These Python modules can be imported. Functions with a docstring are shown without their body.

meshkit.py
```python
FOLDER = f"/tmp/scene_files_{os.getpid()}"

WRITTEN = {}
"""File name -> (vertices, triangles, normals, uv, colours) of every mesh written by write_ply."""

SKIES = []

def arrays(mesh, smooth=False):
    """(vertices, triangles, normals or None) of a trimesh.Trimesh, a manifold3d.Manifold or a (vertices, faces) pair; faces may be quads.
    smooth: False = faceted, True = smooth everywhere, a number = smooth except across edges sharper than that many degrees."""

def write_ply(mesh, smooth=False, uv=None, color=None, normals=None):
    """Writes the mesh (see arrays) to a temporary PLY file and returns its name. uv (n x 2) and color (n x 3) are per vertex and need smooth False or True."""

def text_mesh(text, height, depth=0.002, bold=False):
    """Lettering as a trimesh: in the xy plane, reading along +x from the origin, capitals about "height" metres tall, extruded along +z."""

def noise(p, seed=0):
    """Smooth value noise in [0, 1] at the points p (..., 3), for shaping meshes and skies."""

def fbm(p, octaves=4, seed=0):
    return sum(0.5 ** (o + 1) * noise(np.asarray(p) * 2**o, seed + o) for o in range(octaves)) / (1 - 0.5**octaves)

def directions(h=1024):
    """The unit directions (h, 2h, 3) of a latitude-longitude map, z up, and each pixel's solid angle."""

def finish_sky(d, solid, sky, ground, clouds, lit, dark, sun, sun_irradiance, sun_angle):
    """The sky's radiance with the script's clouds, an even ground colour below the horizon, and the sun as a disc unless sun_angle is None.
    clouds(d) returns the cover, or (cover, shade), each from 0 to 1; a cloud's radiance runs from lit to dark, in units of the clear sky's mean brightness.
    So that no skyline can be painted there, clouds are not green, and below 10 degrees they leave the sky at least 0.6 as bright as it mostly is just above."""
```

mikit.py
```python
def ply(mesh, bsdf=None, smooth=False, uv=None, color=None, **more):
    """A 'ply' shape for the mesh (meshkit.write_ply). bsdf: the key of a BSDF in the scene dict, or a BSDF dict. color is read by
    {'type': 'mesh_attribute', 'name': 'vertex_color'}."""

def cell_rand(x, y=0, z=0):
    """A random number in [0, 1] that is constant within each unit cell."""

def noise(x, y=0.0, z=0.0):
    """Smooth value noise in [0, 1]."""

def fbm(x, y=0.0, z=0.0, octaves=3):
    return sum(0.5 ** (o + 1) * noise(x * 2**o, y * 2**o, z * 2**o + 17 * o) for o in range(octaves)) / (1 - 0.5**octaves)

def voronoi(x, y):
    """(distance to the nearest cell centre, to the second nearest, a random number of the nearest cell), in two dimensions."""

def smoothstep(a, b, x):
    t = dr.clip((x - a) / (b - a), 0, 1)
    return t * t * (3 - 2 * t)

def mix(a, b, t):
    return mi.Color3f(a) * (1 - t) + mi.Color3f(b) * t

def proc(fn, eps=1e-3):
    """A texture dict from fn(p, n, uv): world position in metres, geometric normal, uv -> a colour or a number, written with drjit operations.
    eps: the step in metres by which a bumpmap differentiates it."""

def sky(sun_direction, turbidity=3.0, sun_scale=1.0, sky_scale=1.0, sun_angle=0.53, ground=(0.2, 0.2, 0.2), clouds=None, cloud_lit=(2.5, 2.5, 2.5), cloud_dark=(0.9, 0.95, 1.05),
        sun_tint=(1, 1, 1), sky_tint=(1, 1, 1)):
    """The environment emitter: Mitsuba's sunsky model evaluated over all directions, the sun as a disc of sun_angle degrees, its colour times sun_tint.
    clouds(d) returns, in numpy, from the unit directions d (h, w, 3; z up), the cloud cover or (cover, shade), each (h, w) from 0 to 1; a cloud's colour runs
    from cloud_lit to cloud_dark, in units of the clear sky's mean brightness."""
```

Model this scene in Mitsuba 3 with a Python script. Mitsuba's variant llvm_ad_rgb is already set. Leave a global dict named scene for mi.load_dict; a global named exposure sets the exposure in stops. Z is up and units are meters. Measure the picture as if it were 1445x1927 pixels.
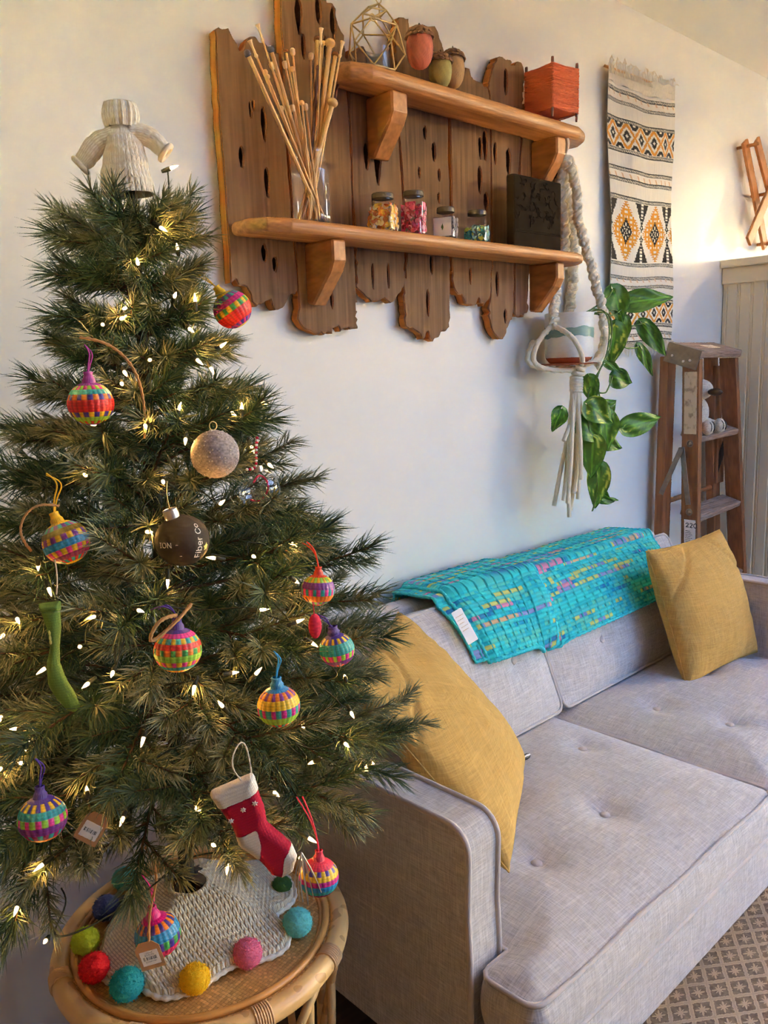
import math, random, numpy as np, trimesh, mitsuba as mi, drjit as dr, mikit, meshkit
import manifold3d as m3
from shapely.geometry import Polygon, Point, LineString
from shapely import affinity
from scipy.spatial import Delaunay
from mikit import proc, noise, fbm, voronoi, cell_rand, smoothstep, mix
T = mi.ScalarTransform4f
PI = math.pi
rng = np.random.default_rng(7)
random.seed(7)
scene, labels = {}, {}

# ---------------------------------------------------------------- camera, sky, lamps, exposure
YAW, PITCH, ROLL, FOCAL = 0.748867, 0.176885, -0.034391, 1530.5
EYE = np.array([0.0, -1.7, 1.456])
_f = np.array([math.sin(YAW)*math.cos(PITCH), math.cos(YAW)*math.cos(PITCH), -math.sin(PITCH)])
_r = np.cross(_f, [0, 0, 1]); _r /= np.linalg.norm(_r)
_u = np.cross(_r, _f)
_up = -_r*math.sin(ROLL) + _u*math.cos(ROLL)
scene['camera'] = {'type': 'perspective', 'fov_axis': 'x', 'fov': math.degrees(2*math.atan(722.5/FOCAL)), 'near_clip': 0.05, 'far_clip': 100.0,
                   'to_world': T().look_at(origin=EYE.tolist(), target=(EYE+_f).tolist(), up=_up.tolist())}
scene['sky'] = mikit.sky((1.0, -0.36, 0.07), turbidity=3.5, sun_scale=0.20, sun_tint=(1.0, 2.1, 14.0), sky_scale=7.4, ground=(0.30, 0.29, 0.27), sky_tint=(0.92, 1.40, 2.85))
exposure = 3.38
GLOW_R, GLOW_G, GLOW_B = 18.0, 8.8, 2.2

# ---------------------------------------------------------------- helpers
def lin(r, g, b):
    c = np.array([r, g, b], float)/255
    return np.where(c < 0.04045, c/12.92, ((c+0.055)/1.055)**2.4)
def L(r, g, b): return mi.Color3f(*[float(x) for x in lin(r, g, b)])
def rgb(r, g, b): return {'type': 'rgb', 'value': [float(x) for x in lin(r, g, b)]}
used = {}
def numbered(k):
    n = used.get(k, -1)+1; used[k] = n
    return k if n == 0 else f'{k}_{n:03d}'
def thing(name, label, cat, group=None):
    k = numbered(name); labels[k] = {'label': label, 'category': cat}
    if group: labels[k]['group'] = group
    return k
def part(parent, name, mesh, bsdf, label=None, smooth=30, kind=None, **kw):
    k = numbered(parent+'__'+name)
    if not isinstance(mesh, dict): mesh = mikit.ply(mesh, bsdf, smooth=smooth, **{a: b for a, b in kw.items() if a in ('uv', 'color')})
    scene[k] = {**mesh, **{a: b for a, b in kw.items() if a not in ('uv', 'color')}}
    if label or kind:
        labels[k] = {}
        if label: labels[k]['label'] = label
        if kind: labels[k]['kind'] = kind
    return k
def solo(name, mesh, bsdf, label, cat, group=None, smooth=30, kind=None, **kw):
    k = thing(name, label, cat, group)
    scene[k] = mikit.ply(mesh, bsdf, smooth=smooth, **{a: b for a, b in kw.items() if a in ('uv', 'color')})
    if kind: labels[k]['kind'] = kind
    return k
def struct(name, mesh, bsdf, smooth=False, label=None, **kw):
    k = numbered(name)
    scene[k] = mikit.ply(mesh, bsdf, smooth=smooth); labels[k] = {'kind': 'structure'}
    if label: labels[k]['label'] = label
    return k
def tm(v, f): return trimesh.Trimesh(np.asarray(v, float), np.asarray(f, int), process=False)
def cat(*ms): return trimesh.util.concatenate([m for m in ms])
def box(x0, x1, y0, y1, z0, z1):
    m = trimesh.creation.box((x1-x0, y1-y0, z1-z0)); m.apply_translation(((x0+x1)/2, (y0+y1)/2, (z0+z1)/2)); return m
_ico = trimesh.creation.icosphere(1).vertices
def rbox(x0, x1, y0, y1, z0, z1, r=0.004):
    r = min(r, (x1-x0)/2.01, (y1-y0)/2.01, (z1-z0)/2.01)
    p = [np.array([a, b, c])+_ico*r for a in (x0+r, x1-r) for b in (y0+r, y1-r) for c in (z0+r, z1-r)]
    return trimesh.convex.convex_hull(np.vstack(p))
def bar(a, b, w, t, r=0.002, up=(0, 0, 1)):
    """a rounded bar from a to b, w wide across 'up'-free side, t thick"""
    a, b = np.asarray(a, float), np.asarray(b, float)
    d = b-a; n = np.linalg.norm(d); x = d/n
    y = np.cross(up, x); y /= np.linalg.norm(y); z = np.cross(x, y)
    m = rbox(0, n, -w/2, w/2, -t/2, t/2, r)
    M = np.eye(4); M[:3, 0], M[:3, 1], M[:3, 2], M[:3, 3] = x, y, z, a
    m.apply_transform(M); return m
def frame(o, x, y, z):
    M = np.eye(4); M[:3, 0], M[:3, 1], M[:3, 2], M[:3, 3] = x, y, z, o; return M
def unit(v): v = np.asarray(v, float); return v/np.linalg.norm(v)
def tube(p, r, n=8, closed=False, cap=True):
    p = np.asarray(p, float); N = len(p)
    r = np.broadcast_to(r, (N,))
    t = (np.roll(p, -1, 0)-np.roll(p, 1, 0)) if closed else np.gradient(p, axis=0)
    t /= np.linalg.norm(t, axis=1, keepdims=True)+1e-12
    a = np.cross(t[0], [0, 0, 1] if abs(t[0][2]) < 0.9 else [1, 0, 0]); a /= np.linalg.norm(a)
    A = np.zeros_like(p)
    for i in range(N):
        a = a-t[i]*(a@t[i]); a /= np.linalg.norm(a)+1e-12; A[i] = a
    B = np.cross(t, A); g = np.arange(n)*2*PI/n
    v = p[:, None]+r[:, None, None]*(np.cos(g)[None, :, None]*A[:, None]+np.sin(g)[None, :, None]*B[:, None])
    v = v.reshape(-1, 3); M = N if closed else N-1
    i, j = np.meshgrid(np.arange(M), np.arange(n), indexing='ij'); i2 = (i+1) % N; j2 = (j+1) % n
    f = np.concatenate([np.stack([i*n+j, i*n+j2, i2*n+j2], -1).reshape(-1, 3), np.stack([i*n+j, i2*n+j2, i2*n+j], -1).reshape(-1, 3)])
    if cap and not closed:
        v = np.vstack([v, p[0], p[-1]]); k = np.arange(n)
        f = np.vstack([f, np.stack([np.full(n, N*n), (k+1) % n, k], 1), np.stack([np.full(n, N*n+1), (N-1)*n+k, (N-1)*n+(k+1) % n], 1)])
    return tm(v, f)
def spline(pts, n=40, closed=False):
    from scipy.interpolate import CubicSpline
    p = np.asarray(pts, float)
    if closed: p = np.vstack([p, p[:1]])
    d = np.r_[0, np.cumsum(np.linalg.norm(np.diff(p, axis=0), axis=1)+1e-9)]
    s = CubicSpline(d, p, bc_type='periodic' if closed else 'natural')
    return s(np.linspace(0, d[-1], n, endpoint=not closed))
def lathe(prof, n=48, o=(0, 0, 0)):
    prof = np.asarray(prof, float); g = np.arange(n)*2*PI/n; N = len(prof)
    v = np.stack([prof[:, :1]*np.cos(g), prof[:, :1]*np.sin(g), np.repeat(prof[:, 1:], n, 1)], -1).reshape(-1, 3)
    i, j = np.meshgrid(np.arange(N-1), np.arange(n), indexing='ij'); j2 = (j+1) % n
    f = np.concatenate([np.stack([i*n+j, i*n+j2, (i+1)*n+j2], -1).reshape(-1, 3), np.stack([i*n+j, (i+1)*n+j2, (i+1)*n+j], -1).reshape(-1, 3)])
    m = tm(v+np.asarray(o), f)
    m.update_faces(m.area_faces > 1e-14)
    return m
def gridmesh(P):
    """P (n, m, 3) -> mesh, vertices in order"""
    n, m = P.shape[:2]; i, j = np.meshgrid(np.arange(n-1), np.arange(m-1), indexing='ij'); k = i*m+j
    return tm(P.reshape(-1, 3), np.concatenate([np.stack([k, k+m, k+m+1], -1).reshape(-1, 3), np.stack([k, k+m+1, k+1], -1).reshape(-1, 3)]))
def prism(poly, t, bevel=0.0):
    """polygon in xy extruded 0..t in z with a small bevel on the upper side"""
    gs = getattr(poly, 'geoms', [poly])
    if bevel <= 0: return cat(*[trimesh.creation.extrude_polygon(g, t, engine='earcut') for g in gs])
    out = []
    for g in gs:
        cs = m3.CrossSection([np.asarray(g.exterior.coords)[:-1]]+[np.asarray(h.coords)[:-1] for h in g.interiors], m3.FillRule.EvenOdd)
        a = m3.Manifold.extrude(cs, t-bevel)
        inner = cs.offset(-bevel, m3.JoinType.Miter)
        b = m3.Manifold.extrude(inner, bevel).translate((0, 0, t-bevel))
        mm = (a+b).to_mesh(); out.append(tm(mm.vert_properties[:, :3], mm.tri_verts))
    return cat(*out)
def inside_points(poly, h):
    x0, y0, x1, y1 = poly.bounds
    gx, gy = np.meshgrid(np.arange(x0, x1, h), np.arange(y0, y1, h*0.87))
    gx = gx+(np.arange(gx.shape[0]) % 2)[:, None]*h/2
    q = np.stack([gx.ravel(), gy.ravel()], 1)
    from shapely import contains_xy
    return q[contains_xy(poly.buffer(-h*0.45), q[:, 0], q[:, 1])]
def sheet(poly, h):
    """triangulated polygon: (points, faces, distance to the edge, index of boundary loop)"""
    b = np.asarray(poly.exterior.segmentize(h).coords)[:-1]
    q = inside_points(poly, h); p = np.vstack([b, q])
    f = Delaunay(p).simplices
    from shapely import contains_xy, distance, points
    c = p[f].mean(1); f = f[contains_xy(poly, c[:, 0], c[:, 1])]
    a = p[f]; s = np.cross(a[:, 1]-a[:, 0], a[:, 2]-a[:, 0]); f = np.where((s < 0)[:, None], f[:, ::-1], f)
    f = f[np.abs(s) > 1e-12]
    d = distance(points(p), poly.exterior); d[:len(b)] = 0
    return p, f, d, len(b)
def inflate(poly, thick, h, soft=None):
    """a stuffed shape: the outline in xy, bulging to +-thick/2 in z"""
    p, f, d, nb = sheet(poly, h); m = soft or d.max()
    z = thick/2*np.sqrt(np.clip(1-(1-np.minimum(d/m, 1))**2, 0, 1))
    n = len(p); top = np.column_stack([p, z]); bot = np.column_stack([p, -z])
    idx = np.arange(n)+n; idx[:nb] = np.arange(nb)
    v = np.vstack([top, bot]); ff = np.vstack([f, idx[f][:, ::-1]])
    m = tm(v, ff); m.remove_unreferenced_vertices(); return m
def ball(c, r, sub=2):
    m = trimesh.creation.icosphere(sub, radius=r); m.apply_translation(c); return m
def ell(c, r, sub=3):
    m = trimesh.creation.icosphere(sub); m.apply_scale(r); m.apply_translation(c); return m
def lettering(text, height, o, x, y, depth=0.0004, bold=False, center=False):
    m = meshkit.text_mesh(text, height, depth, bold)
    if center: m.apply_translation((-(m.bounds[0][0]+m.bounds[1][0])/2, -(m.bounds[0][1]+m.bounds[1][1])/2, 0))
    x, y = unit(x), unit(y); m.apply_transform(frame(o, x, y, np.cross(x, y))); return m
def vc(name='vertex_color'): return {'type': 'mesh_attribute', 'name': name}
def mat(key, base, rough=0.6, bump=None, bscale=1.0, eps=1e-3, **kw):
    b = {'type': 'principled', 'base_color': base, 'roughness': rough, 'specular': kw.pop('specular', 0.35), **kw}
    if bump is not None: b = {'type': 'bumpmap', 'scale': bscale, 'arbitrary': proc(bump, eps), 'bsdf': b}
    scene[key] = {'type': 'twosided', 'bsdf': b}
    return key
# ---------------------------------------------------------------- materials
def plaster(p, n, uv):
    t = fbm(p.x*3, p.z*3, p.y*3, 3)
    return mix(L(210, 206, 197), L(215, 211, 202), t)
mat('m_wall', proc(plaster), 0.42, bump=lambda p, n, uv: fbm(p.x*220, p.z*220, p.y*220, 2)*0.0003, bscale=1.0, specular=0.4)
mat('m_dark_wall', rgb(96, 80, 64), 0.7)
mat('m_ceiling', rgb(222, 220, 206), 0.8)
def beadpaint(p, n, uv): return mix(L(222, 206, 172), L(228, 213, 181), noise(p.y*9, p.z*4))
mat('m_partition', proc(beadpaint), 0.5)
mat('m_white_trim', rgb(205, 200, 190), 0.5)
def darkfloor(p, n, uv):
    g = fbm(p.x*6, p.y*90, 0, 3)
    return mix(L(38, 30, 25), L(60, 47, 38), g)
mat('m_floor', proc(darkfloor), 0.55)
def rugfn(p, n, uv):
    s = 0.075
    a, b = p.x/s, p.y/s
    u, v = (a*0.9+b*1.25), (a*0.9-b*1.25)
    fu, fv = u-dr.floor(u)-0.5, v-dr.floor(v)-0.5
    au, av = dr.abs(fu), dr.abs(fv)
    line = dr.maximum(au, av)
    ang = dr.atan2(fv, fu); rad = dr.sqrt(fu*fu+fv*fv)
    star = 0.20+0.085*dr.cos(8*ang)+0.05*dr.cos(4*ang)
    wob = (noise(p.x*260, p.y*260)-0.5)*0.06
    dark = dr.select((rad+wob > star) & (line+wob < 0.40), 1.0, 0.0)
    dark = dr.select(line+wob > 0.46, 0.25, dark)
    worn = noise(p.x*160, p.y*160)*0.35
    return mix(L(178, 160, 132), L(84, 68, 58), dr.clip(dark*(1-worn), 0, 1))
mat('m_rug', proc(rugfn), 0.95, bump=lambda p, n, uv: noise(p.x*500, p.y*500)*0.002)
def axis_uv(p, n):
    ax, ay, az = dr.abs(n.x), dr.abs(n.y), dr.abs(n.z)
    u = dr.select((ax > ay) & (ax > az), p.y, p.x)
    v = dr.select((az > ax) & (az > ay), p.y, p.z)
    return u, v
def linen(c0, c1, c2):
    def fn(p, n, uv):
        u, v = axis_uv(p, n)
        a = noise(u*800, v*60)*0.6+noise(u*1300, v*100+9)*0.4
        b = noise(u*60+5, v*800)*0.6+noise(u*100, v*1300+3)*0.4
        s = smoothstep(0.66, 0.95, noise(u*520, v*18+40))*0.45+smoothstep(0.66, 0.95, noise(u*18+70, v*520))*0.45
        t = dr.clip(0.5+(a-0.5)*0.75+(b-0.5)*0.75, 0, 1)
        return mix(mix(L(*c0), L(*c1), t), L(*c2), s*0.7)
    return fn
def weave_bump(k):
    def fn(p, n, uv):
        u, v = axis_uv(p, n)
        return (noise(u*k, v*k*0.12)+noise(u*k*0.12, v*k))*0.0006
    return fn
mat('m_linen', proc(linen((142, 139, 138), (193, 190, 188), (209, 205, 201))), 0.9, bump=weave_bump(600), sheen=0.3)
mat('m_piping', rgb(176, 168, 162), 0.85)
mat('m_mustard', proc(linen((140, 110, 52), (176, 144, 80), (188, 157, 94))), 0.9, bump=weave_bump(450), sheen=0.25)
def weathered(p, n, uv):
    g = fbm(p.x*150, p.z*5, p.y*30, 3)
    pl = noise(p.x*9, p.z*1.5)
    front = mix(mix(L(56, 43, 33), L(102, 82, 64), g), L(116, 96, 76), smoothstep(0.55, 0.9, pl)*0.5)
    low = smoothstep(1.80, 1.66, p.z)
    front = mix(front, mix(L(68, 55, 46), L(118, 101, 86), g), low*0.6)
    kn = smoothstep(0.03, 0.0, dr.abs(noise(p.x*14, p.z*11)-0.5)*smoothstep(0.80, 0.9, noise(p.x*4+3, p.z*4)))
    raw = mix(L(122, 74, 34), L(186, 124, 62), fbm(p.x*40, p.z*8, p.y*80, 2))
    return mix(raw, front, smoothstep(0.55, 0.85, -n.y))
mat('m_plank', proc(weathered), 0.9, specular=0.15, bump=lambda p, n, uv: fbm(p.x*260, p.z*7, 0, 2)*0.004)
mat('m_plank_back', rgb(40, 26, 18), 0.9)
def waxed(p, n, uv):
    g = fbm(p.x*7, p.y*130, p.z*130, 3)
    return mix(L(102, 66, 37), L(172, 122, 74), g)
mat('m_shelf', proc(waxed), 0.4, bump=lambda p, n, uv: fbm(p.x*8, p.y*200, p.z*200, 2)*0.0012)
def waxed2(p, n, uv):
    g = fbm(p.x*90, p.y*26+p.z*10, p.z*70, 3)
    return mix(L(108, 70, 38), L(160, 110, 64), g)
mat('m_bracket', proc(waxed2), 0.42)
def oldwood(p, n, uv):
    g = fbm(p.x*120, p.y*120, p.z*6, 3)
    w = smoothstep(0.5, 0.85, fbm(p.x*7, p.y*9, p.z*4, 3))
    return mix(mix(L(78, 52, 34), L(134, 96, 62), g), L(96, 80, 66), w*0.7)
mat('m_ladder', proc(oldwood), 0.55)
def greywood(p, n, uv):
    g = fbm(p.x*14, p.y*160, p.z*160, 3)
    return mix(L(70, 56, 48), L(158, 140, 126), g)
mat('m_step', proc(greywood), 0.6, bump=lambda p, n, uv: fbm(p.x*12, p.y*220, 0, 2)*0.003)
mat('m_steel', proc(lambda p, n, uv: mix(L(78, 80, 80), L(118, 116, 110), fbm(p.x*60, p.y*60, p.z*60))), 0.5, metallic=0.6)
mat('m_rack', proc(lambda p, n, uv: mix(L(124, 76, 40), L(168, 112, 66), fbm(p.x*60, p.y*60, p.z*25))), 0.5)
mat('m_paper', proc(lambda p, n, uv: mix(L(196, 180, 150), L(150, 130, 104), smoothstep(0.5, 0.75, fbm(p.x*60, p.y*60, p.z*40)))), 0.9)
mat('m_white', rgb(232, 228, 220), 0.7)
mat('m_ink', rgb(40, 44, 52), 0.7)
mat('m_black', rgb(20, 20, 22), 0.4)
mat('m_chalkboard', rgb(21, 19, 20), 0.8)
mat('m_chalk', rgb(214, 206, 200), 0.9)
mat('m_vc', vc(), 0.75, specular=0.25)
mat('m_vc_gloss', vc(), 0.45, specular=0.4)
mat('m_needle', vc(), 0.5, specular=0.3)
mat('m_bark', rgb(62, 46, 34), 0.85)
mat('m_trunk', rgb(18, 28, 22), 0.7)
mat('m_wire', rgb(22, 32, 24), 0.6)
def knit(c0, c1, kx, kz):
    def fn(p, n, uv):
        u, v = uv.x*kx, uv.y*kz
        a = dr.abs(u-dr.floor(u)-0.5)
        w = v+a*0.9
        s = dr.abs(w-dr.floor(w)-0.5)*2
        e = smoothstep(0.5, 0.36, a)*smoothstep(0.0, 0.14, a)
        return mix(L(*c0), L(*c1), dr.clip(0.25+e*0.6*(0.4+0.6*(1-s*s)), 0, 1))
    return fn
def knit_h(kx, kz, h=0.0015):
    def fn(p, n, uv):
        u, v = uv.x*kx, uv.y*kz
        a = dr.abs(u-dr.floor(u)-0.5)
        w = v+a*0.9
        s = dr.abs(w-dr.floor(w)-0.5)*2
        return (1-s*s)*smoothstep(0.5, 0.30, a)*h
    return fn
scene['m_glasssolid'] = {'type': 'dielectric', 'int_ior': 1.5}
scene['m_pane'] = {'type': 'thindielectric', 'int_ior': 1.5}
scene['m_pane_soft'] = {'type': 'thindielectric', 'int_ior': 1.33}
mat('m_brass', rgb(196, 172, 120), 0.3, metallic=0.9)
mat('m_gold_cap', rgb(200, 196, 190), 0.25, metallic=0.9)
def bamboo(p, n, uv): return mix(L(196, 148, 88), L(226, 182, 122), fbm(p.x*90, p.y*90, p.z*14))
mat('m_bamboo', proc(bamboo), 0.4)
mat('m_bamboo_pale', rgb(232, 202, 152), 0.45)
mat('m_rosewood', rgb(62, 32, 26), 0.35)
mat('m_brown_wood', rgb(128, 78, 44), 0.4)
mat('m_navy', rgb(30, 36, 62), 0.45)
def rattan(p, n, uv):
    t = fbm(p.x*22, p.y*22, p.z*10)
    sp = smoothstep(0.72, 0.8, noise(p.x*70, p.y*70, p.z*30))
    return mix(mix(L(196, 150, 86), L(226, 186, 124), t), L(150, 100, 50), sp*0.5)
mat('m_rattan', proc(rattan), 0.32, clearcoat=0.4, clearcoat_gloss=0.7)
mat('m_rattan_dark', proc(lambda p, n, uv: mix(L(168, 112, 50), L(204, 150, 80), fbm(p.x*40, p.y*40, p.z*20))), 0.35, clearcoat=0.3)
mat('m_binding', proc(lambda p, n, uv: mix(L(176, 138, 96), L(210, 172, 128), fbm(p.x*80, p.y*80, p.z*80))), 0.5)
def cane(p, n, uv):
    k = 170.0
    u, v = (p.x*0.97+p.y*0.24)*k, (-p.x*0.24+p.y*0.97)*k
    cu, cv = dr.floor(u), dr.floor(v)
    fu, fv = dr.abs(u-cu-0.5), dr.abs(v-cv-0.5)
    over = dr.select((mi.Int32(cu+cv+2000) & 1) == 0, 1.0, 0.0)
    tone = dr.lerp(cell_rand(cu, 0, 1), cell_rand(0, cv, 2), over)
    e = dr.lerp(fu, fv, over)
    c = mix(L(166, 120, 58), L(226, 180, 108), tone*0.7+0.3*fbm(p.x*200, p.y*200))
    return mix(c, L(112, 72, 30), smoothstep(0.36, 0.5, e)*0.85)
mat('m_cane', proc(cane), 0.45, bump=lambda p, n, uv: -(smoothstep(0.3, 0.5, dr.abs((p.x*0.97+p.y*0.24)*170-dr.floor((p.x*0.97+p.y*0.24)*170)-0.5))+smoothstep(0.3, 0.5, dr.abs((-p.x*0.24+p.y*0.97)*170-dr.floor((-p.x*0.24+p.y*0.97)*170)-0.5)))*0.0012)
mat('m_cotton', proc(lambda p, n, uv: mix(L(206, 190, 160), L(234, 220, 192), fbm(p.x*300, p.y*300, p.z*120))), 0.95, sheen=0.3)
mat('m_glaze', proc(lambda p, n, uv: mix(L(206, 202, 188), L(222, 218, 206), fbm(p.x*90, p.y*90, p.z*160))), 0.3, clearcoat=0.5)
mat('m_terracotta', rgb(150, 84, 56), 0.7)
mat('m_glaze_teal', proc(lambda p, n, uv: mix(L(70, 108, 106), L(98, 134, 128), fbm(p.x*60, p.y*60, p.z*200))), 0.3, clearcoat=0.5)
mat('m_stem', rgb(52, 84, 34), 0.5)
def embossed(p, n, uv): return mix(L(9, 8, 7), L(19, 16, 14), fbm(p.x*40, p.z*40, p.y*40))
mat('m_leather', proc(embossed), 0.8, bump=lambda p, n, uv: fbm(p.x*70, p.z*70, p.y*70, 3)*0.012, specular=0.03)
mat('m_orange_yarn', proc(lambda p, n, uv: mix(L(172, 82, 50), L(212, 116, 76), fbm(p.x*140, p.y*140, p.z*500))), 0.95, sheen=0.4)
mat('m_jute', rgb(176, 134, 88), 0.95)
mat('m_kraft', rgb(168, 128, 88), 0.85)
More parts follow.
